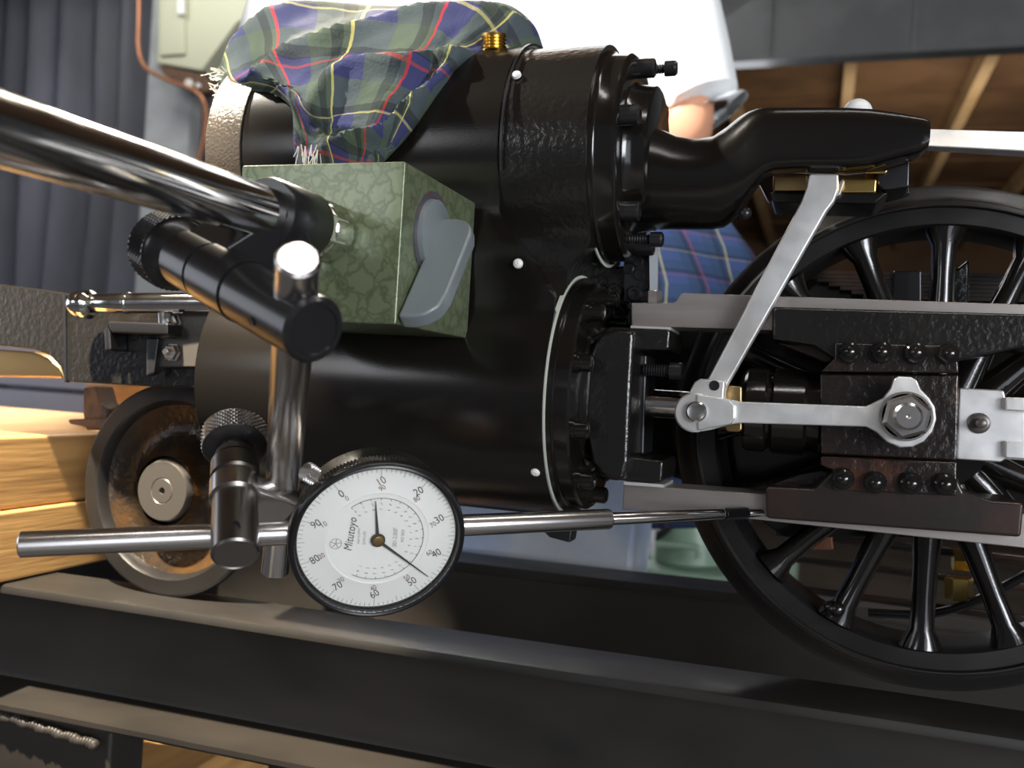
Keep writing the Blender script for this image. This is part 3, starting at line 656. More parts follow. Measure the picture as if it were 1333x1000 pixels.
# combination lever
cl_ = build('combination_lever', MB().plate([(1054, 226), (1092, 226), (1092, 246), (1086, 262), (1076, 275), (946, 503), (940, 520), (916, 514), (904, 505), (912, 497), (922, 492), (1043, 262), (1050, 244)], 436, 443), 'alu', lo, bevel=1)
build('lever_boss', MB().plate([(896, 512), (904, 497), (912, 493), (944, 496), (942, 520), (925, 530), (897, 530)], 430, 441), 'alu', cl_, bevel=1)
p = at(930, 502, 430); build('oil_hole', MB().lathe(p, (0, -1, 0), [(0, 0), (.4, 2.4), (.4, 1.2), (0, 0)], 12), 'satin', cl_)
build('lever_pad', MB().plate([(1088, 247), (1094, 236), (1097, 232), (1100, 236), (1094, 254), (1086, 258)], 440, 448), 'steel', cl_, bevel=.6)
build('spacer_block', MB().plate([(943, 500), (966, 503), (966, 560), (962, 563), (946, 562), (941, 555)], 446, 452), 'bronze', ul, bevel=1)
# fittings between chest and bar
mf = build('perforated_bracket', MB().plate([(812, 332), (846, 330), (850, 392), (812, 394)], 482, 488), 'blued', lo, bevel=.6)
for U, V in ((830, 340), (832, 358), (818, 350), (838, 372)):
    build('hole', MB().lathe(at(U, V, 482), (0, -1, 0), [(0, 0), (.3, 3.0), (.6, 2.6), (.2, 0)], 14), 'plastic', mf)
sock(at(827, 383, 482), (0, -1, 0), 4.2, 4, mf, 'bracket_screw')
build('bright_strip', MB().plate([(845, 304), (856, 304), (855, 392), (846, 392)], 478, 481), 'post', lo)
build('bright_nut', MB().cyl(at(851, 398, 462), at(851, 380, 462), 4.2, n=6).cyl(at(851, 384, 462), at(851, 379, 462), 3, n=16), 'steel', lo)
ib = build('inner_bracket', MB().plate([(768, 350), (812, 346), (822, 395), (815, 424), (780, 424)], 486, 500), 'cast', lo, bevel=1)
for U, V in ((801, 380), (806, 408), (780, 366), (812, 402)): sock(at(U, V, 484), (0, -1, 0), 4, 5, ib, 'bracket_screw', 'gloss')
build('drain_cock', MB().plate([(690, 676), (745, 690), (742, 707), (715, 700)], 450, 462), 'satin', lo, bevel=1)
# screws in the cladding
for U, V in ((362, 121), (672, 97), (674, 343), (697, 615)):
    p = None
    for y_ in [400+.5*i for i in range(130)]:
        q = at(U, V, y_)
        if y_ >= cladY(q.x, q.z)-.2: p = q; break
    zc = ZU if p.z > 85 else (ZL if p.z < 38 else p.z); nrm = Vector((0, p.y-YC, p.z-zc)).normalized()
    build('cladding_screw', MB().lathe(p-nrm*.8, nrm, [(0, 0), (0, 2.4), (1.2, 2.2), (1.9, 1.3), (2, .5), (1.2, 0)], 16), 'white', lo)
p = at(643, 82, 440); d = Vector((0, -.18, 1)).normalized(); pr = [(-6, 0), (-6, 7)]
for k in range(9): pr += [(-1+k*1.6, 5.6), (-.2+k*1.6, 6.6)]
pr += [(14, 6.3), (14, 4.6), (5, 4.4), (5, 0)]
build('brass_nipple', MB().lathe(p, d, pr, 28), 'brass', lo, angle=20)
# driving wheel ------------------------------------------------
WX, WZ, WY = 55, -12, 500
ty = MB().lathe((WX, WY, WZ), (0, -1, 0), [(-20, 102), (-20, 126), (-18, 128.5), (-12, 128.5), (-9, 126), (-7, 122), (-5, 120), (3, 117.5), (5, 115.5), (5, 114.8), (2.5, 114.2), (3, 106.2), (1.5, 105), (-4, 103.5), (-20, 102)], 128)
dw = build('driving_wheel', ty, 'tyre', lo, angle=25)
for k in range(16):
    a = math.radians(90+22.5*k); dr = Vector((math.cos(a), 0, math.sin(a))); tn = Vector((-math.sin(a), 0, math.cos(a)))
    R = []
    for s_, wd, dp in ((22, 10, 11), (40, 8, 10), (60, 6.4, 8.6), (80, 5.6, 7.8), (95, 6, 8), (104, 10.5, 9.5)):
        c = Vector((WX, WY, WZ))+dr*s_; ring = []
        for j in range(14):
            b_ = 2*math.pi*j/14; yy = -math.cos(b_); ring.append(c+tn*(wd*math.sin(b_)*(1-.35*max(0, yy)))+Yv*(yy*dp))
        R.append(ring)
    build('spoke', MB().loft(R), 'gloss', dw)
    if k == 0: pass
build('hub', MB().lathe((WX, WY, WZ), (0, -1, 0), [(-22, 0), (-22, 28), (8, 26), (14, 24), (14, 0)], 48), 'gloss', dw)
# axle spring, frame plate and other bits behind the wheel
fr = build('main_frame', MB().plate([(800, 402), (1000, 384), (1080, 352), (1420, 360), (1420, 700), (1020, 700), (940, 640), (800, 600)], 540, 548), 'gloss', lo, bevel=1)
mb = MB()
for k in range(7): mb.box((20-k*6, 530, 60+k*2.1), (104+k*2, 538, 61.9+k*2.1))
build('leaf_spring', mb, 'brownsteel', fr)
p0 = at(1236, 400, 520); build('spring_buckle', MB().plate([(1232, 345), (1246, 350), (1262, 337), (1262, 402), (1232, 402)], 518, 530), 'cast', fr, bevel=1.5)
build('frame_stay', MB().plate([(1163, 352), (1200, 352), (1200, 396), (1163, 396)], 528, 539), 'blued', fr, bevel=1)
for zz, yy, r_ in ((-80, 600, 3.2), (-97, 610, 2.6), (-112, 590, 2.4)):
    build('brake_rod', MB().cyl((-20, yy, zz), (330, yy-8, zz-3), r_, n=12), 'brownsteel', lo)
build('pipe', MB().tube(cr([at(1130, 798, 580), at(1200, 800, 580), at(1250, 790, 580), at(1300, 768, 580), at(1350, 740, 580)]), 2.6), 'blued', lo)
build('brass_union', MB().cyl(at(1240, 728, 590), at(1262, 729, 590), 7, n=6).cyl(at(1262, 729, 590), at(1272, 730, 590), 4.5, n=12), 'brass', lo)
build('brass_union', MB().cyl(at(1248, 752, 585), at(1248, 780, 585), 7.5, n=6), 'brass', lo)
build('frame_bracket', MB().plate([(1044, 702), (1082, 690), (1086, 716), (1050, 716)], 560, 590), 'copper', lo, bevel=1)
build('oil_drop', MB().ball(at(1089, 793, 494), 4.5).ball(at(1081, 790, 494), 3.2), 'gloss', dw)
# front frame and leading wheel --------------------------------
ff = build('front_frame', MB().plate([(-90, 356), (0, 370), (50, 376), (84, 382), (240, 392), (300, 394), (300, 508), (190, 503), (84, 497), (78, 478), (64, 463), (42, 455), (0, 450), (-90, 446)], 438, 458), 'cast', lo, bevel=1.2)
build('notch_warm_reflection', MB().plate([(-90, 462), (0, 455), (42, 458), (62, 466), (76, 480), (82, 492), (8, 490), (-90, 488)], 462, 500), 'bronze', ff, bevel=1)  # bronze colour stands for warm light reflected by the black notch edge
build('frame_joint', MB().plate([(82, 384), (85, 384), (86, 498), (84, 498)], 436.5, 439), 'satin', ff)
build('side_panel', MB().plate([(212, 402), (276, 402), (276, 478), (205, 478)], 432, 438.5), 'hub', ff, bevel=.8)
build('shelf_bracket', MB().plate([(140, 418), (218, 421), (218, 436), (146, 433), (142, 428)], 420, 438), 'blued', ff, bevel=1)
build('shelf_bracket', MB().plate([(135, 430), (142, 420), (144, 456), (136, 456)], 424, 438), 'blued', ff, bevel=1)
build('upright_lug', MB().plate([(208, 404), (222, 404), (219, 440), (212, 440)], 426, 436), 'hub', ff, bevel=1)
for U, V in ((227, 420), (226, 459)):
    p = at(U, V, 432)
    build('hex_nut', MB().lathe(p, (0, -1, 0), [(0, 0), (0, 5.4), (.8, 5.4), (.8, 4.6), (4, 4.6), (4.8, 3.6), (4.8, 2.3), (7, 2.2), (7.6, 1.6), (7.6, 0)], 6), 'satinchrome', ff, angle=25)
build('small_screw', MB().ball(at(148, 452, 437), 2.6, d=(0, -1, 0)), 'satin', ff)
build('angle_leg', MB().plate([(190, 440), (206, 440), (200, 486), (190, 490)], 428, 434), 'satin', ff, bevel=1)
p0, p1 = at(118, 395, 422), at(290, 394, 428)
dc = build('drain_cylinder', MB().lathe(p0, p1-p0, [(0, 0), (0, 5), (1, 5.6), (24, 5.8), (24.5, 6.2), (26, 6.2), (26.5, 5.8), (45, 5.8), (80, 5.8), (80, 0)], 28), 'chrome', lo)
q = at(104, 396, 421)
build('acorn_nut', MB().ball(q, 7.6, d=(-1, 0, 0)).lathe(q+X*1, X, [(0, 6), (3, 8.4), (6, 8.4), (8, 6), (8, 0)], 28), 'chrome', dc)
build('mounting_foot', MB().plate([(204, 400), (214, 400), (212, 432), (206, 432)], 424, 434), 'chrome', dc, bevel=1)
LX, LZ, LY = -372, -75, 470
lw = build('leading_wheel', MB().lathe((LX, LY, LZ), (0, -1, 0), [(-26, 0), (-26, 58), (-14, 60), (-6, 60.5), (-3, 64), (0, 65.5), (3, 65), (4, 63.5), (4, 55), (2, 53.5), (-3, 52)], 96), 'tyre', lo, angle=25)
build('wheel_web', MB().lathe((LX, LY, LZ), (0, -1, 0), [(-3, 52.2), (-7, 46), (-8.5, 40), (-7.5, 34), (-3, 27), (3, 22.5), (8, 21)], 96), mat('wet_black_casting', (.03, .022, .015), .18, metal=.3, bump=.8, bscale=330, bdist=.0008, col2=(.07, .036, .014), cscale=35), lw)
build('hub', MB().lathe((LX, LY, LZ), (0, -1, 0), [(-4, 22), (9, 18.6), (10.5, 17.6), (10.5, 8), (10.1, 7.6), (10.5, 7.2), (10.5, 2.2), (8, 1.6), (8, 0)], 64), 'hub', lw)
build('axle', MB().cyl((LX, LY+10, LZ), (LX, 690, LZ), 9), 'hub', lw)
build('rear_wheel_disc', MB().lathe((LX, 668, LZ), (0, 1, 0), [(0, 0), (0, 64), (6, 64), (12, 60), (24, 60), (24, 0)], 64), 'tyre', lo)
build('driving_axle', MB().cyl((WX, WY+10, WZ), (WX, 700, WZ), 12), 'hub', lo)
# ================================================================== MAGNETIC STAND
ms = thing('magnetic_stand', 'magnetic stand with green hammered block, grey rotary knob, chrome rods and black swivel clamps', 'stand', (-197, 366, 22))
bx0, bx1, by0, by1, bz0, bz1 = -234.5, -159, 327, 405, 22, 86.5
build('magnet_block', MB().box((bx0, by0, bz0), (bx1, by1, bz1)), 'hammer', ms, bevel=.9)
# rotary knob on the right face
kc = Vector((bx1, 357, 62))
build('knob_recess', MB().lathe(kc, X, [(0, 0), (0, 19), (.6, 19), (.6, 16.5), (.2, 16), (.2, 0)], 48), 'knobring', ms)
build('knob_disc', MB().lathe(kc, X, [(0, 0), (0, 15.8), (2.4, 15.4), (2.8, 14.8), (2.8, 0)], 48), 'greyknob', ms)
kt = Vector((0, -.62, -.785)).normalized(); ks = Vector((0, .785, -.62)).normalized(); kA = Vector((bx1+1, 362, 71))
ko = [(0, 0), (0, 8), (1.5, 12.5), (5, 15.6), (10, 17), (45, 17), (52, 15.5), (56.5, 11), (58, 5), (58, 0), (50, 0)]
build('knob_handle', MB().prism([kA+kt*a_+X*h_ for a_, h_ in ko], ks*7.5), 'greyknob', ms, bevel=1.4, seg=3)
# post
P1 = at(428, 303, 326.5); P0 = at(0, 168, 170); pd = (P0-P1).normalized(); Pfar = P1+pd*260
build('post', MB().cyl(P1+pd*22, Pfar, 9.2, n=48), 'chrome', ms)
build('post_foot', MB().lathe(P1, pd, [(0, 0), (0, 11.2), (1, 12), (13, 12), (14, 11), (15, 9.2), (24, 9.2)], 48), 'chrome', ms)
build('post_flat', MB().lathe(P1, pd, [(5, 0), (5, 12.2), (20, 12.2), (20, 0)], 8, phase=.3), 'satinchrome', ms, angle=20)
def near_on_post(U):
    best = min((abs((666.5+F*float(np.dot((P1+pd*t), AR))/float(np.dot((P1+pd*t), AF)))-U), t) for t in [i*.5 for i in range(480)]); return best[1]
t0, t1 = near_on_post(398), near_on_post(345)
build('post_collar', MB().lathe(P1, pd, [(t0, 8.8), (t0, 12.4), (t0+1, 13), (t1-1, 13), (t1, 12.4), (t1, 8.8)], 48), 'satin', ms)
# upper swivel clamp
C0, C1 = atz(214, 321, 348), atz(411, 431, 278); cdv = (C1-C0).normalized(); CL = (C1-C0).length
ax = cdv
def knurl(name, org, d, r, L, n, parent, m, pitch=1):
    """knurled rim built as crossing raised diamonds"""
    x_, y_, d = frame_from(d); mb = MB(); rows = max(4, int(L/(math.pi*r/n))); vs = []
    for j in range(rows+1):
        for k in range(2*n):
            up = ((k+j) % 2 == 0) and 0 < j < rows; rr = r+(.45 if up else -.25)
            a = math.pi*k/n; vs.append(Vector(org)+d*(L*j/rows)+x_*(rr*math.cos(a))+y_*(rr*math.sin(a)))
    fs = []
    for j in range(rows):
        for k in range(2*n):
            a_, b_, c_, d_ = j*2*n+k, j*2*n+(k+1) % (2*n), (j+1)*2*n+(k+1) % (2*n), (j+1)*2*n+k
            fs += [(a_, b_, d_), (b_, c_, d_)] if (k+j) % 2 == 0 else [(a_, b_, c_), (a_, c_, d_)]
    fs += [tuple(range(2*n))[::-1], tuple(rows*2*n+k for k in range(2*n))]
    mb.add(vs, fs); return build(name, mb, m, parent, smooth=False)
knurl('knurled_knob', C0, ax, 14.2, 12, 42, ms, 'satin')
build('knob_collar', MB().lathe(C0, ax, [(12, 13.5), (14, 12.8), (17, 9), (17, 6), (24, 6), (24, 0)], 40), 'satin', ms)
cb = build('clamp_body', MB().lathe(C0, ax, [(19, 0), (19, 9.8), (20, 10.8), (CL*.36, 10.8), (CL*.36+.1, 8), (CL*.36+2, 8), (CL*.36+2.1, 11), (CL*.60, 11), (CL*.60+.1, 8), (CL*.60+1.4, 8), (CL*.60+1.5, 10.6), (CL-1.4, 10.6), (CL, 9.4), (CL, 8), (CL-.8, 7.6), (CL-.8, 0)], 48), 'satin', ms, angle=22)
# strap tying body to collar
pc = P1+pd*((t0+t1)/2); mid = C0+ax*(pc-C0).dot(ax)
build('clamp_strap', MB().obox((mid+pc)/2, ax*14, (pc-mid)/2, (pc-mid).cross(ax).normalized()*9.5), 'satin', ms, bevel=1)
build('grub_hole', MB().lathe(C0+ax*(CL*.82)+Vector((-.55, -.75, -.35)).normalized()*9.9, Vector((-.55, -.75, -.35)), [(0, 0), (1, 1.9), (.3, 0)], 12), 'plastic', ms)
# vertical rod
R0, R1 = atz(388, 336, 268), atz(368, 634, 396); rd = (R1-R0).normalized(); RLn = (R1-R0).length
build('upright_rod', MB().lathe(R0, rd, [(0, 0), (0, 5.8), (.9, 6.8), (RLn-3, 7.2), (RLn, 6.2), (RLn+1, 3), (RLn+1, 0)], 40), 'satinchrome', ms)
R2 = atz(358, 746, 410)
build('rod_tail', MB().lathe(R1, R2-R1, [(0, 0), (0, 6.1), ((R2-R1).length-1, 6.1), ((R2-R1).length, 5), ((R2-R1).length, 0)], 36), 'chrome', ms)
# lower swivel clamp
D0, D1 = atz(306, 574, 396), atz(306, 723, 350); dd = (D1-D0).normalized(); DL = (D1-D0).length
knurl('knurled_knob', D0-dd*6, dd, 13.8, 10, 40, ms, 'knob')
build('knob_collar', MB().lathe(D0, dd, [(4, 13.4), (5, 11.6), (6, 7.8), (12, 7.8), (12, 0)], 36), 'blued', ms)
build('clamp_body', MB().lathe(D0, dd, [(9, 0), (9, 8.4), (12, 8.7), (12.1, 6.7), (13, 6.7), (13.1, 8.8), (DL-1, 9.1), (DL, 8.4), (DL-.5, 7.8), (DL-.5, 0)], 44), 'knob', ms, angle=22)
def ond(V): return min((abs(500-F*float(np.dot(D0+dd*t, AU))/float(np.dot(D0+dd*t, AF))-V), t) for t in [i*.25 for i in range(400)])[1]
ta_, tb_ = ond(629), ond(649)
build('clamp_collar', MB().lathe(D0, dd, [(ond(604), 8.4), (ond(604), 9.9), (ond(622), 9.9), (ond(622), 8.4)], 40), 'knob', ms)
sa = D0+dd*((ta_+tb_)/2); sbp = R1+rd*1
build('clamp_band', MB().lathe(D0, dd, [(ta_, 8.4), (ta_, 10.2), (tb_, 10.2), (tb_, 8.4)], 40), 'satinchrome', ms)
w2 = (sbp-sa); w2p = (w2-dd*w2.dot(dd)); nrm = w2p.cross(dd).normalized()
build('clamp_strap', MB().obox(sa+w2p*.55, w2p*.55, dd*((tb_-ta_)/2), nrm*9), 'satinchrome', ms, bevel=1.5)
build('grub_hole', MB().lathe(atz(306, 686, 349)+Vector((0, 1, 0)), (0, -1, 0), [(0, 0), (.6, 2.3), (.1, 0)], 14), 'plastic', ms)
# ================================================================== DIAL INDICATOR
di = thing('dial_indicator', 'round white-faced dial indicator with black bezel, its plunger resting against the crosshead shoe', 'gauge', (-160, 320, -100))
T1 = atz(993, 667, 434.5); T0 = atz(25, 709, 345)
ta = (T1-T0).normalized()
# dial centre sits on the axis, slightly in front
def on_axis(U):
    t = min(((abs(666.5+F*float(np.dot(T0+ta*k, AR))/float(np.dot(T0+ta*k, AF))-U)), k) for k in [i*.25 for i in range(2000)])[1]; return t
tC = on_axis(493)
nv = None
yv = Vector((0, 0, 1)); view = -(T0+ta*tC).normalized()
n0 = (view-ta*view.dot(ta)).normalized()            # faces the lens
b0 = n0.cross(ta).normalized()
if b0.z < 0: b0 = -b0
tilt = math.radians(30); nn = (n0*math.cos(tilt)-b0*math.sin(tilt)).normalized(); bb = (b0*math.cos(tilt)+n0*math.sin(tilt)).normalized()
RB = 32.3
DC = T0+ta*tC+nn*9
# nudge so that the bezel front centre falls where the photo has it
def L(s_, t_, h_): return DC+ta*s_+bb*t_+nn*h_
cc = atz(492, 705, float(np.dot(DC, AF))); DC = DC+(cc-DC)*.9
build('case', MB().lathe(DC, nn, [(-20, 0), (-20, 28), (-19, 29), (-6, 29.2), (-4, 30), (-4, 0)], 72), 'satinchrome', di)
kb = MB(); nK = 150; vs = []
for j, h in enumerate((-5.5, -1.8)):
    for k in range(2*nK):
        a = math.pi*k/nK; rr = RB+(-.0 if k % 2 else -.75); vs.append(L(rr*math.cos(a), rr*math.sin(a), h))
kb.add(vs, [(k, (k+1) % (2*nK), 2*nK+(k+1) % (2*nK), 2*nK+k) for k in range(2*nK)])
build('knurled_ring', kb, 'knob', di, smooth=False)
build('bezel', MB().lathe(DC, nn, [(-1.6, 29), (-1.6, 32), (-.5, 32.4), (1.0, 32), (1.8, 31.2), (2.0, 30.6), (1.6, 30.1), (-1.5, 29.7), (-1.6, 29)], 96), 'plastic', di)
fa = build('dial_face', MB().lathe(DC, nn, [(-3, 0), (-3, 30.2), (-1.6, 30.2), (-1.6, 19.6), (-1.5, 19.4), (-1.5, 18.8), (-1.65, 18.6), (-1.65, 0)], 96), 'face', di)
build('crystal', MB().lathe(DC, nn, [(.6, 0), (.6, 30), (.9, 30), (1.1, 20), (1.2, 0)], 72), 'glass', di)
# graduations: dial angles measured clockwise on the face from image-up; ZEROA puts the 0 at upper left
# local axes of upright lettering: the outer ring is turned, the inner scale reads along the stem
upv = bb*math.cos(math.radians(2))-ta*math.sin(math.radians(2)); rtv = ta*math.cos(math.radians(2))+bb*math.sin(math.radians(2))
def pol(a_deg, r): 
    a = math.radians(a_deg); return rtv*(r*math.sin(a))+upv*(r*math.cos(a))
Z0A = -34
def tick(mb, a_deg, r0, r1, wdt, h=-1.42):
    o_ = pol(a_deg, 1); tgt = pol(a_deg+90, 1)
    mb.add([DC+o_*r0+tgt*wdt+nn*h, DC+o_*r1+tgt*wdt+nn*h, DC+o_*r1-tgt*wdt+nn*h, DC+o_*r0-tgt*wdt+nn*h, ], [(0, 1, 2, 3)])
gr_ = MB()
for k in range(100):
    tick(gr_, Z0A+3.6*k, 27.3 if k % 5 else (26.2 if k % 10 else 25.4), 29.4, .10)
build('graduations', gr_, 'inkgrey', fa, smooth=False)
FC = {}
def glyphs(txt, size, shear=0, spacing=1):
    key = (txt, size, shear, spacing)
    if key in FC: return FC[key]
    cu = bpy.data.curves.new('t', 'FONT'); cu.body = txt; cu.size = size; cu.align_x = 'CENTER'; cu.align_y = 'CENTER'; cu.shear = shear; cu.space_character = spacing
    cu.resolution_u = 3; o = bpy.data.objects.new('t', cu); COL.objects.link(o)
    dg = bpy.context.evaluated_depsgraph_get(); me = o.evaluated_get(dg).to_mesh()
    r = ([v.co.copy() for v in me.vertices], [tuple(p.vertices) for p in me.polygons]); o.evaluated_get(dg).to_mesh_clear()
    bpy.data.objects.remove(o); FC[key] = r; return r
def text(mb, txt, size, pos, rot, h=-1.48, shear=0, sx=.8, spacing=1):
    """pos: vector offset in the face plane, rot: degrees counter-clockwise from upright"""
    vs, fs = glyphs(txt, size, shear, spacing); r_ = math.radians(rot)
    ex = rtv*math.cos(r_)+upv*math.sin(r_); ey = upv*math.cos(r_)-rtv*math.sin(r_)
    mb.add([DC+pos+ex*(v.x*sx)+ey*v.y+nn*h for v in vs], fs)
no = MB(); nb_ = MB()
for k in range(10):
    a = Z0A+36*k
    text(no if k != 1 else nb_, str(k*10), 4.4, pol(a, 23.6), 30)
    n2 = str((100-k*10) % 100); text(nb_, n2, 3.0, pol(a+(4 if k in (2, 3) else 1.5), 20.9), 30)
build('numerals', no, 'ink', fa, smooth=False); build('small_numerals', nb_, 'inkred', fa, smooth=False)
arc = MB(); A0, A1 = -35, 214
for k in range(96):
    a = A0+(A1-A0)*k/96; b_ = A0+(A1-A0)*(k+1)/96
    arc.add([DC+pol(a, 17.0)+nn*-1.42, DC+pol(b_, 17.0)+nn*-1.42, DC+pol(b_, 16.8)+nn*-1.42, DC+pol(a, 16.8)+nn*-1.42], [(0, 1, 2, 3)])
sm = MB()
for k in range(20):
    a = A0+(A1-A0)*k/19.5; tick(arc, a, 16.0, 17, .08)
    text(sm, str(k % 10), 1.7, pol(a+1, 14.6), 30 if k < 5 else 90 if k < 12 else 80, h=-1.4)
    text(sm, str((10-k) % 10), 1.6, pol(a+2, 12.4), 80, h=-1.4)
build('turn_counter_scale', arc, 'ink', fa, smooth=False); build('turn_counter_numerals', sm, 'inkgrey', fa, smooth=False)
tx = MB()
text(tx, 'Mitutoyo', 4.3, pol(-74, 10.3), 82, h=-1.4, shear=.3, sx=.82, spacing=1.05)
build('maker_lettering', tx, 'ink', fa, smooth=False)
tx = MB()
text(tx, 'MADE IN JAPAN', 1.15, pol(-74, 7.2), 88, h=-1.4)
text(tx, 'JEWELED', 1.5, pol(-78, 5.0), 88, h=-1.4, spacing=1.2)
text(tx, '.001-2.000"', 2.3, pol(88, 6.4), 88, h=-1.4)
text(tx, 'NO 2424', 1.7, pol(86, 9.2), 88, h=-1.4)
for r0_ in (2.2,):
    cpos = pol(-92, 15.2)
    for k in range(24):
        a, b_ = k*15, k*15+15
        tx.add([DC+cpos+pol(a, 2.2)+nn*-1.4, DC+cpos+pol(b_, 2.2)+nn*-1.4, DC+cpos+pol(b_, 2.0)+nn*-1.4, DC+cpos+pol(a, 2.0)+nn*-1.4], [(0, 1, 2, 3)])
    for k in range(5):
        o_ = pol(k*72+10, 1); tg = pol(k*72+100, .12)
        tx.add([DC+cpos+tg+nn*-1.4, DC+cpos+o_*1.9+tg+nn*-1.4, DC+cpos+o_*1.9-tg+nn*-1.4, DC+cpos-tg+nn*-1.4], [(0, 1, 2, 3)])
build('small_print', tx, 'inkgrey', fa, smooth=False)
def hand(name, a_deg, Ln, w0, w1, tail, h, m):
    o_ = pol(a_deg, 1); tg = pol(a_deg+90, 1); mb = MB()
    mb.prism([DC+o_*-tail+tg*w0+nn*h, DC+o_*Ln+tg*w1+nn*h, DC+o_*Ln-tg*w1+nn*h, DC+o_*-tail-tg*w0+nn*h], nn*.25)
    return build(name, mb, m, di, smooth=False)
hand('long_hand', 132, 26.0, .62, .10, 2.6, -.6, 'ink')
hand('short_hand', -4, 16.2, .7, .12, 2.6, -1.0, 'ink')
build('hand_rim', MB().lathe(DC, nn, [(-1.5, 2.2), (-.9, 2.7), (-.2, 2.6), (-.2, 0)], 24), 'ink', di)
build('hand_boss', MB().lathe(DC, nn, [(-.2, 0), (-.2, 2.1), (.35, 2.0), (.5, 1.6), (.5, 0)], 28), 'bronze', di)
DK = 1.12
for o in [c_ for r_ in ([di]+list(di.children)) for c_ in r_.children]:
    for v in o.data.vertices: v.co = Vector(((DC-Vector(o['_o']))*S)*(1-DK))+v.co*DK
# stem, plunger, cap tube
tB = tC+27
build('stem', MB().lathe(T0, ta, [(tC+20, 0), (tC+20, 4.7), (on_axis(792), 4.6), (on_axis(795), 4.1), (on_axis(795), 0)], 36), 'satinchrome', di)
build('plunger', MB().lathe(T0, ta, [(on_axis(790), 0), (on_axis(790), 2.9), (on_axis(940), 2.7), (on_axis(942), 2.2), (on_axis(943), 0)], 28), 'chrome', di)
te = (T1-T0).length
knurl('contact_point', T0+ta*on_axis(945), ta, 2.5, on_axis(974)-on_axis(945), 18, di, 'blued')
build('contact_tip', MB().lathe(T0, ta, [(on_axis(974), 0), (on_axis(974), 2.3), (te, 2.2), (te, 0)], 24), 'chrome', di)
build('cap_tube', MB().lathe(T0, ta, [(0, 0), (0, 4.2), (.6, 4.95), (tC-20, 4.95), (tC-20, 0)], 36), 'satinchrome', di)
# bezel clamp screw
s0, s1 = L(-30.5*math.cos(.85), 30.5*math.sin(.85), -8), L(-38*math.cos(.78), 38*math.sin(.78), -3)
g = atz(404, 617, float(np.dot(s1, AF)))
sd = Vector(nn*.25+bb*.6-ta*.7).normalized()
knurl('bezel_clamp_screw', g-sd*2.5, sd, 3.6, 5.5, 20, di, 'satinchrome')
build('clamp_screw_collar', MB().cyl(g-sd*6, g-sd*2, 2.2, n=16).obox(g-sd*6.5+nn*1-bb*1, (bb*.7+ta*.7).normalized()*4.4, nn*.9, sd*.8), 'satinchrome', di)
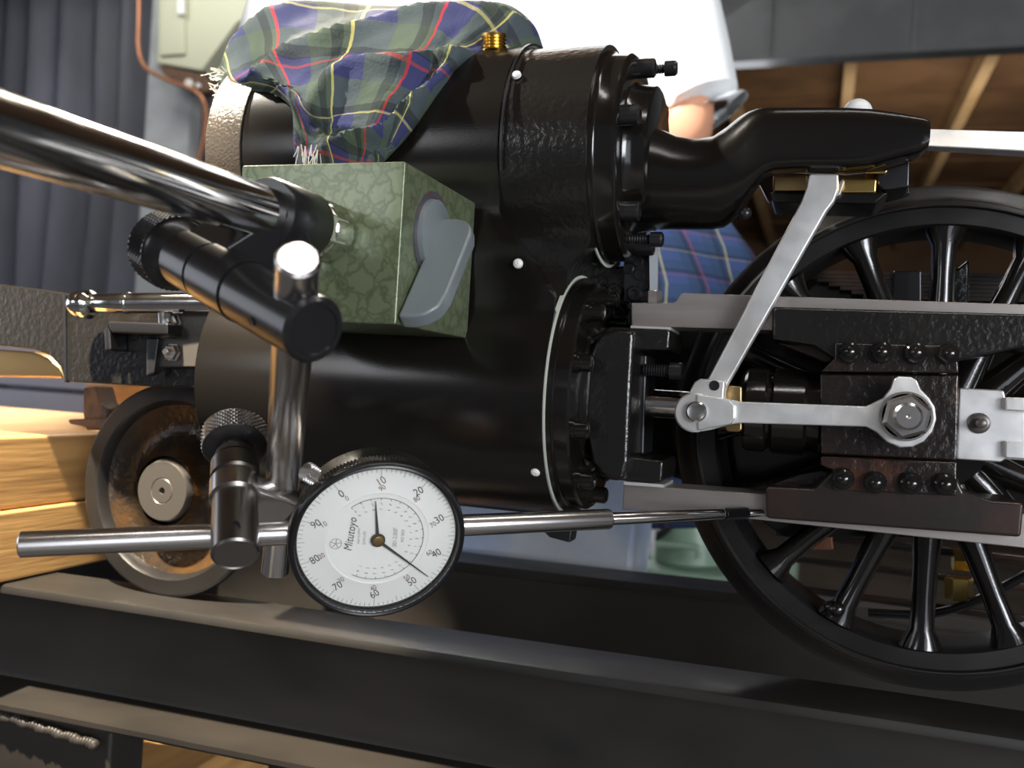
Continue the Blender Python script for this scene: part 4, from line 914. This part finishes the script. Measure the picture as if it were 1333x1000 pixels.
# ================================================================== CLOTH
def cloth():
    # rows from the far/top edge to the near/bottom edge; columns left to right: (U, V, Y)
    G = [
     [(300, 92, 492), (318, 50, 500), (350, 24, 505), (420, 15, 505), (500, 12, 505), (580, 8, 505), (650, 4, 500), (690, 30, 495), (706, 66, 488)],
     [(286, 92, 462), (306, 45, 470), (345, 18, 472), (420, 13, 475), (500, 11, 478), (578, 10, 480), (640, 10, 478), (672, 34, 470), (690, 66, 466)],
     [(282, 98, 440), (308, 66, 436), (352, 42, 440), (415, 38, 436), (490, 32, 444), (560, 26, 444), (600, 40, 440), (625, 60, 440), (648, 74, 440)],
     [(290, 110, 420), (316, 96, 412), (356, 80, 424), (412, 70, 404), (476, 66, 418), (540, 62, 408), (572, 70, 416), (598, 78, 414), (600, 84, 424)],
     [(318, 118, 412), (336, 104, 408), (372, 108, 400), (412, 104, 396), (462, 104, 404), (518, 100, 396), (550, 104, 402), (570, 106, 404), (580, 106, 410)],
     [(352, 118, 408), (366, 112, 404), (386, 124, 398), (412, 146, 384), (452, 146, 392), (500, 128, 388), (530, 134, 394), (546, 142, 398), (552, 142, 404)],
     [(382, 140, 402), (386, 140, 400), (394, 156, 392), (418, 164, 386), (452, 166, 386), (488, 166, 384), (508, 170, 390), (520, 174, 394), (526, 176, 398)],
     [(384, 176, 398), (388, 178, 396), (400, 186, 392), (424, 186, 390), (452, 188, 388), (478, 190, 388), (494, 194, 392), (502, 196, 394), (506, 198, 396)],
     [(388, 222, 398), (392, 222, 396), (404, 224, 394), (424, 224, 392), (450, 224, 392), (470, 224, 392), (482, 220, 394), (488, 216, 395), (490, 214, 396)],
    ]
    A = np.array([[tuple(at(*g)) for g in row] for row in G])
    def dense(A, n):
        out = []
        P = np.concatenate([[2*A[0]-A[1]], A, [2*A[-1]-A[-2]]])
        for i in range(1, len(P)-2):
            for k in range(n):
                t = k/n; a, b_, c_, d = P[i-1:i+3]
                out.append(.5*((2*b_)+(c_-a)*t+(2*a-5*b_+4*c_-d)*t*t+(3*b_-a-3*c_+d)*t**3))
        out.append(A[-1]); return np.array(out)
    D = dense(A, 8); D = dense(D.transpose(1, 0, 2), 9).transpose(1, 0, 2)
    nr, nc = D.shape[:2]; vs = []; uv = []
    for i in range(nr):
        for j in range(nc):
            p = Vector(D[i, j]); a = j/(nc-1); b_ = i/(nr-1)
            edge = min(1, 6*min(a, 1-a), 6*min(b_, 1-b_)+.2)
            # diagonal drapery folds
            wx = .10*noise.noise(Vector((a*3.1, b_*3.1, 1)))
            q_ = (a*.75+b_*1.35+wx*1.6)*17
            rg = 1-abs(math.sin(q_*.5))
            w_ = 6.0*rg**1.6+4.5*noise.noise(Vector((a*5, b_*4, 5)))+2.2*(.5-abs(noise.noise(Vector((a*13+b_*6, b_*9, 9)))))+.7*noise.noise(Vector((a*40, b_*34, 2)))
            hol = 0*math.exp(-((a-.16)**2/.008+(b_-.36)**2/.02))*9
            p += Vector((0, -.85, .4))*((w_-hol*0)*edge*1.25-1.2)+Vector((0, hol, -hol*.3))*edge
            vs.append(p); uv.append((a*1.55+.08*b_+.02*noise.noise(Vector((a*5, b_*5, 3))), b_*1.15-.1*a))
    mb = MB(); mb.add(vs, [(i*nc+j, i*nc+j+1, (i+1)*nc+j+1, (i+1)*nc+j) for i in range(nr-1) for j in range(nc-1)]); mb.uv = uv
    return mb
clo = tag(build('tartan_cloth', cloth(), 'tartan', solid=1.2, angle=80), 'navy and green tartan rag draped over the top of the steam chest', 'cloth')
fy = MB(); random.seed(3)
for k in range(34):
    U = 280+random.random()*18; V = 92+random.random()*34; a = at(U, V, 420+random.random()*12); d_ = Vector((-random.random()*7-1, -2, (random.random()-.55)*8))
    fy.tube([a, a+d_*.5+Vector((0, 0, random.random()*2-1)), a+d_], .28, n=4)
for k in range(26):
    U = 386+random.random()*34; a = at(U, 188+random.random()*18, 388); d_ = Vector((random.random()*4-2, -1, -5-random.random()*6))
    fy.tube([a, a+d_*.5+Vector((random.random()-.5, 0, 0)), a+d_], .25, n=4)
o = build('frayed_threads', fy, mat('thread', (.6, .58, .5), .8), clo); o['kind'] = 'stuff'
for o in bpy.data.objects:
    if '_o' in o: del o['_o']
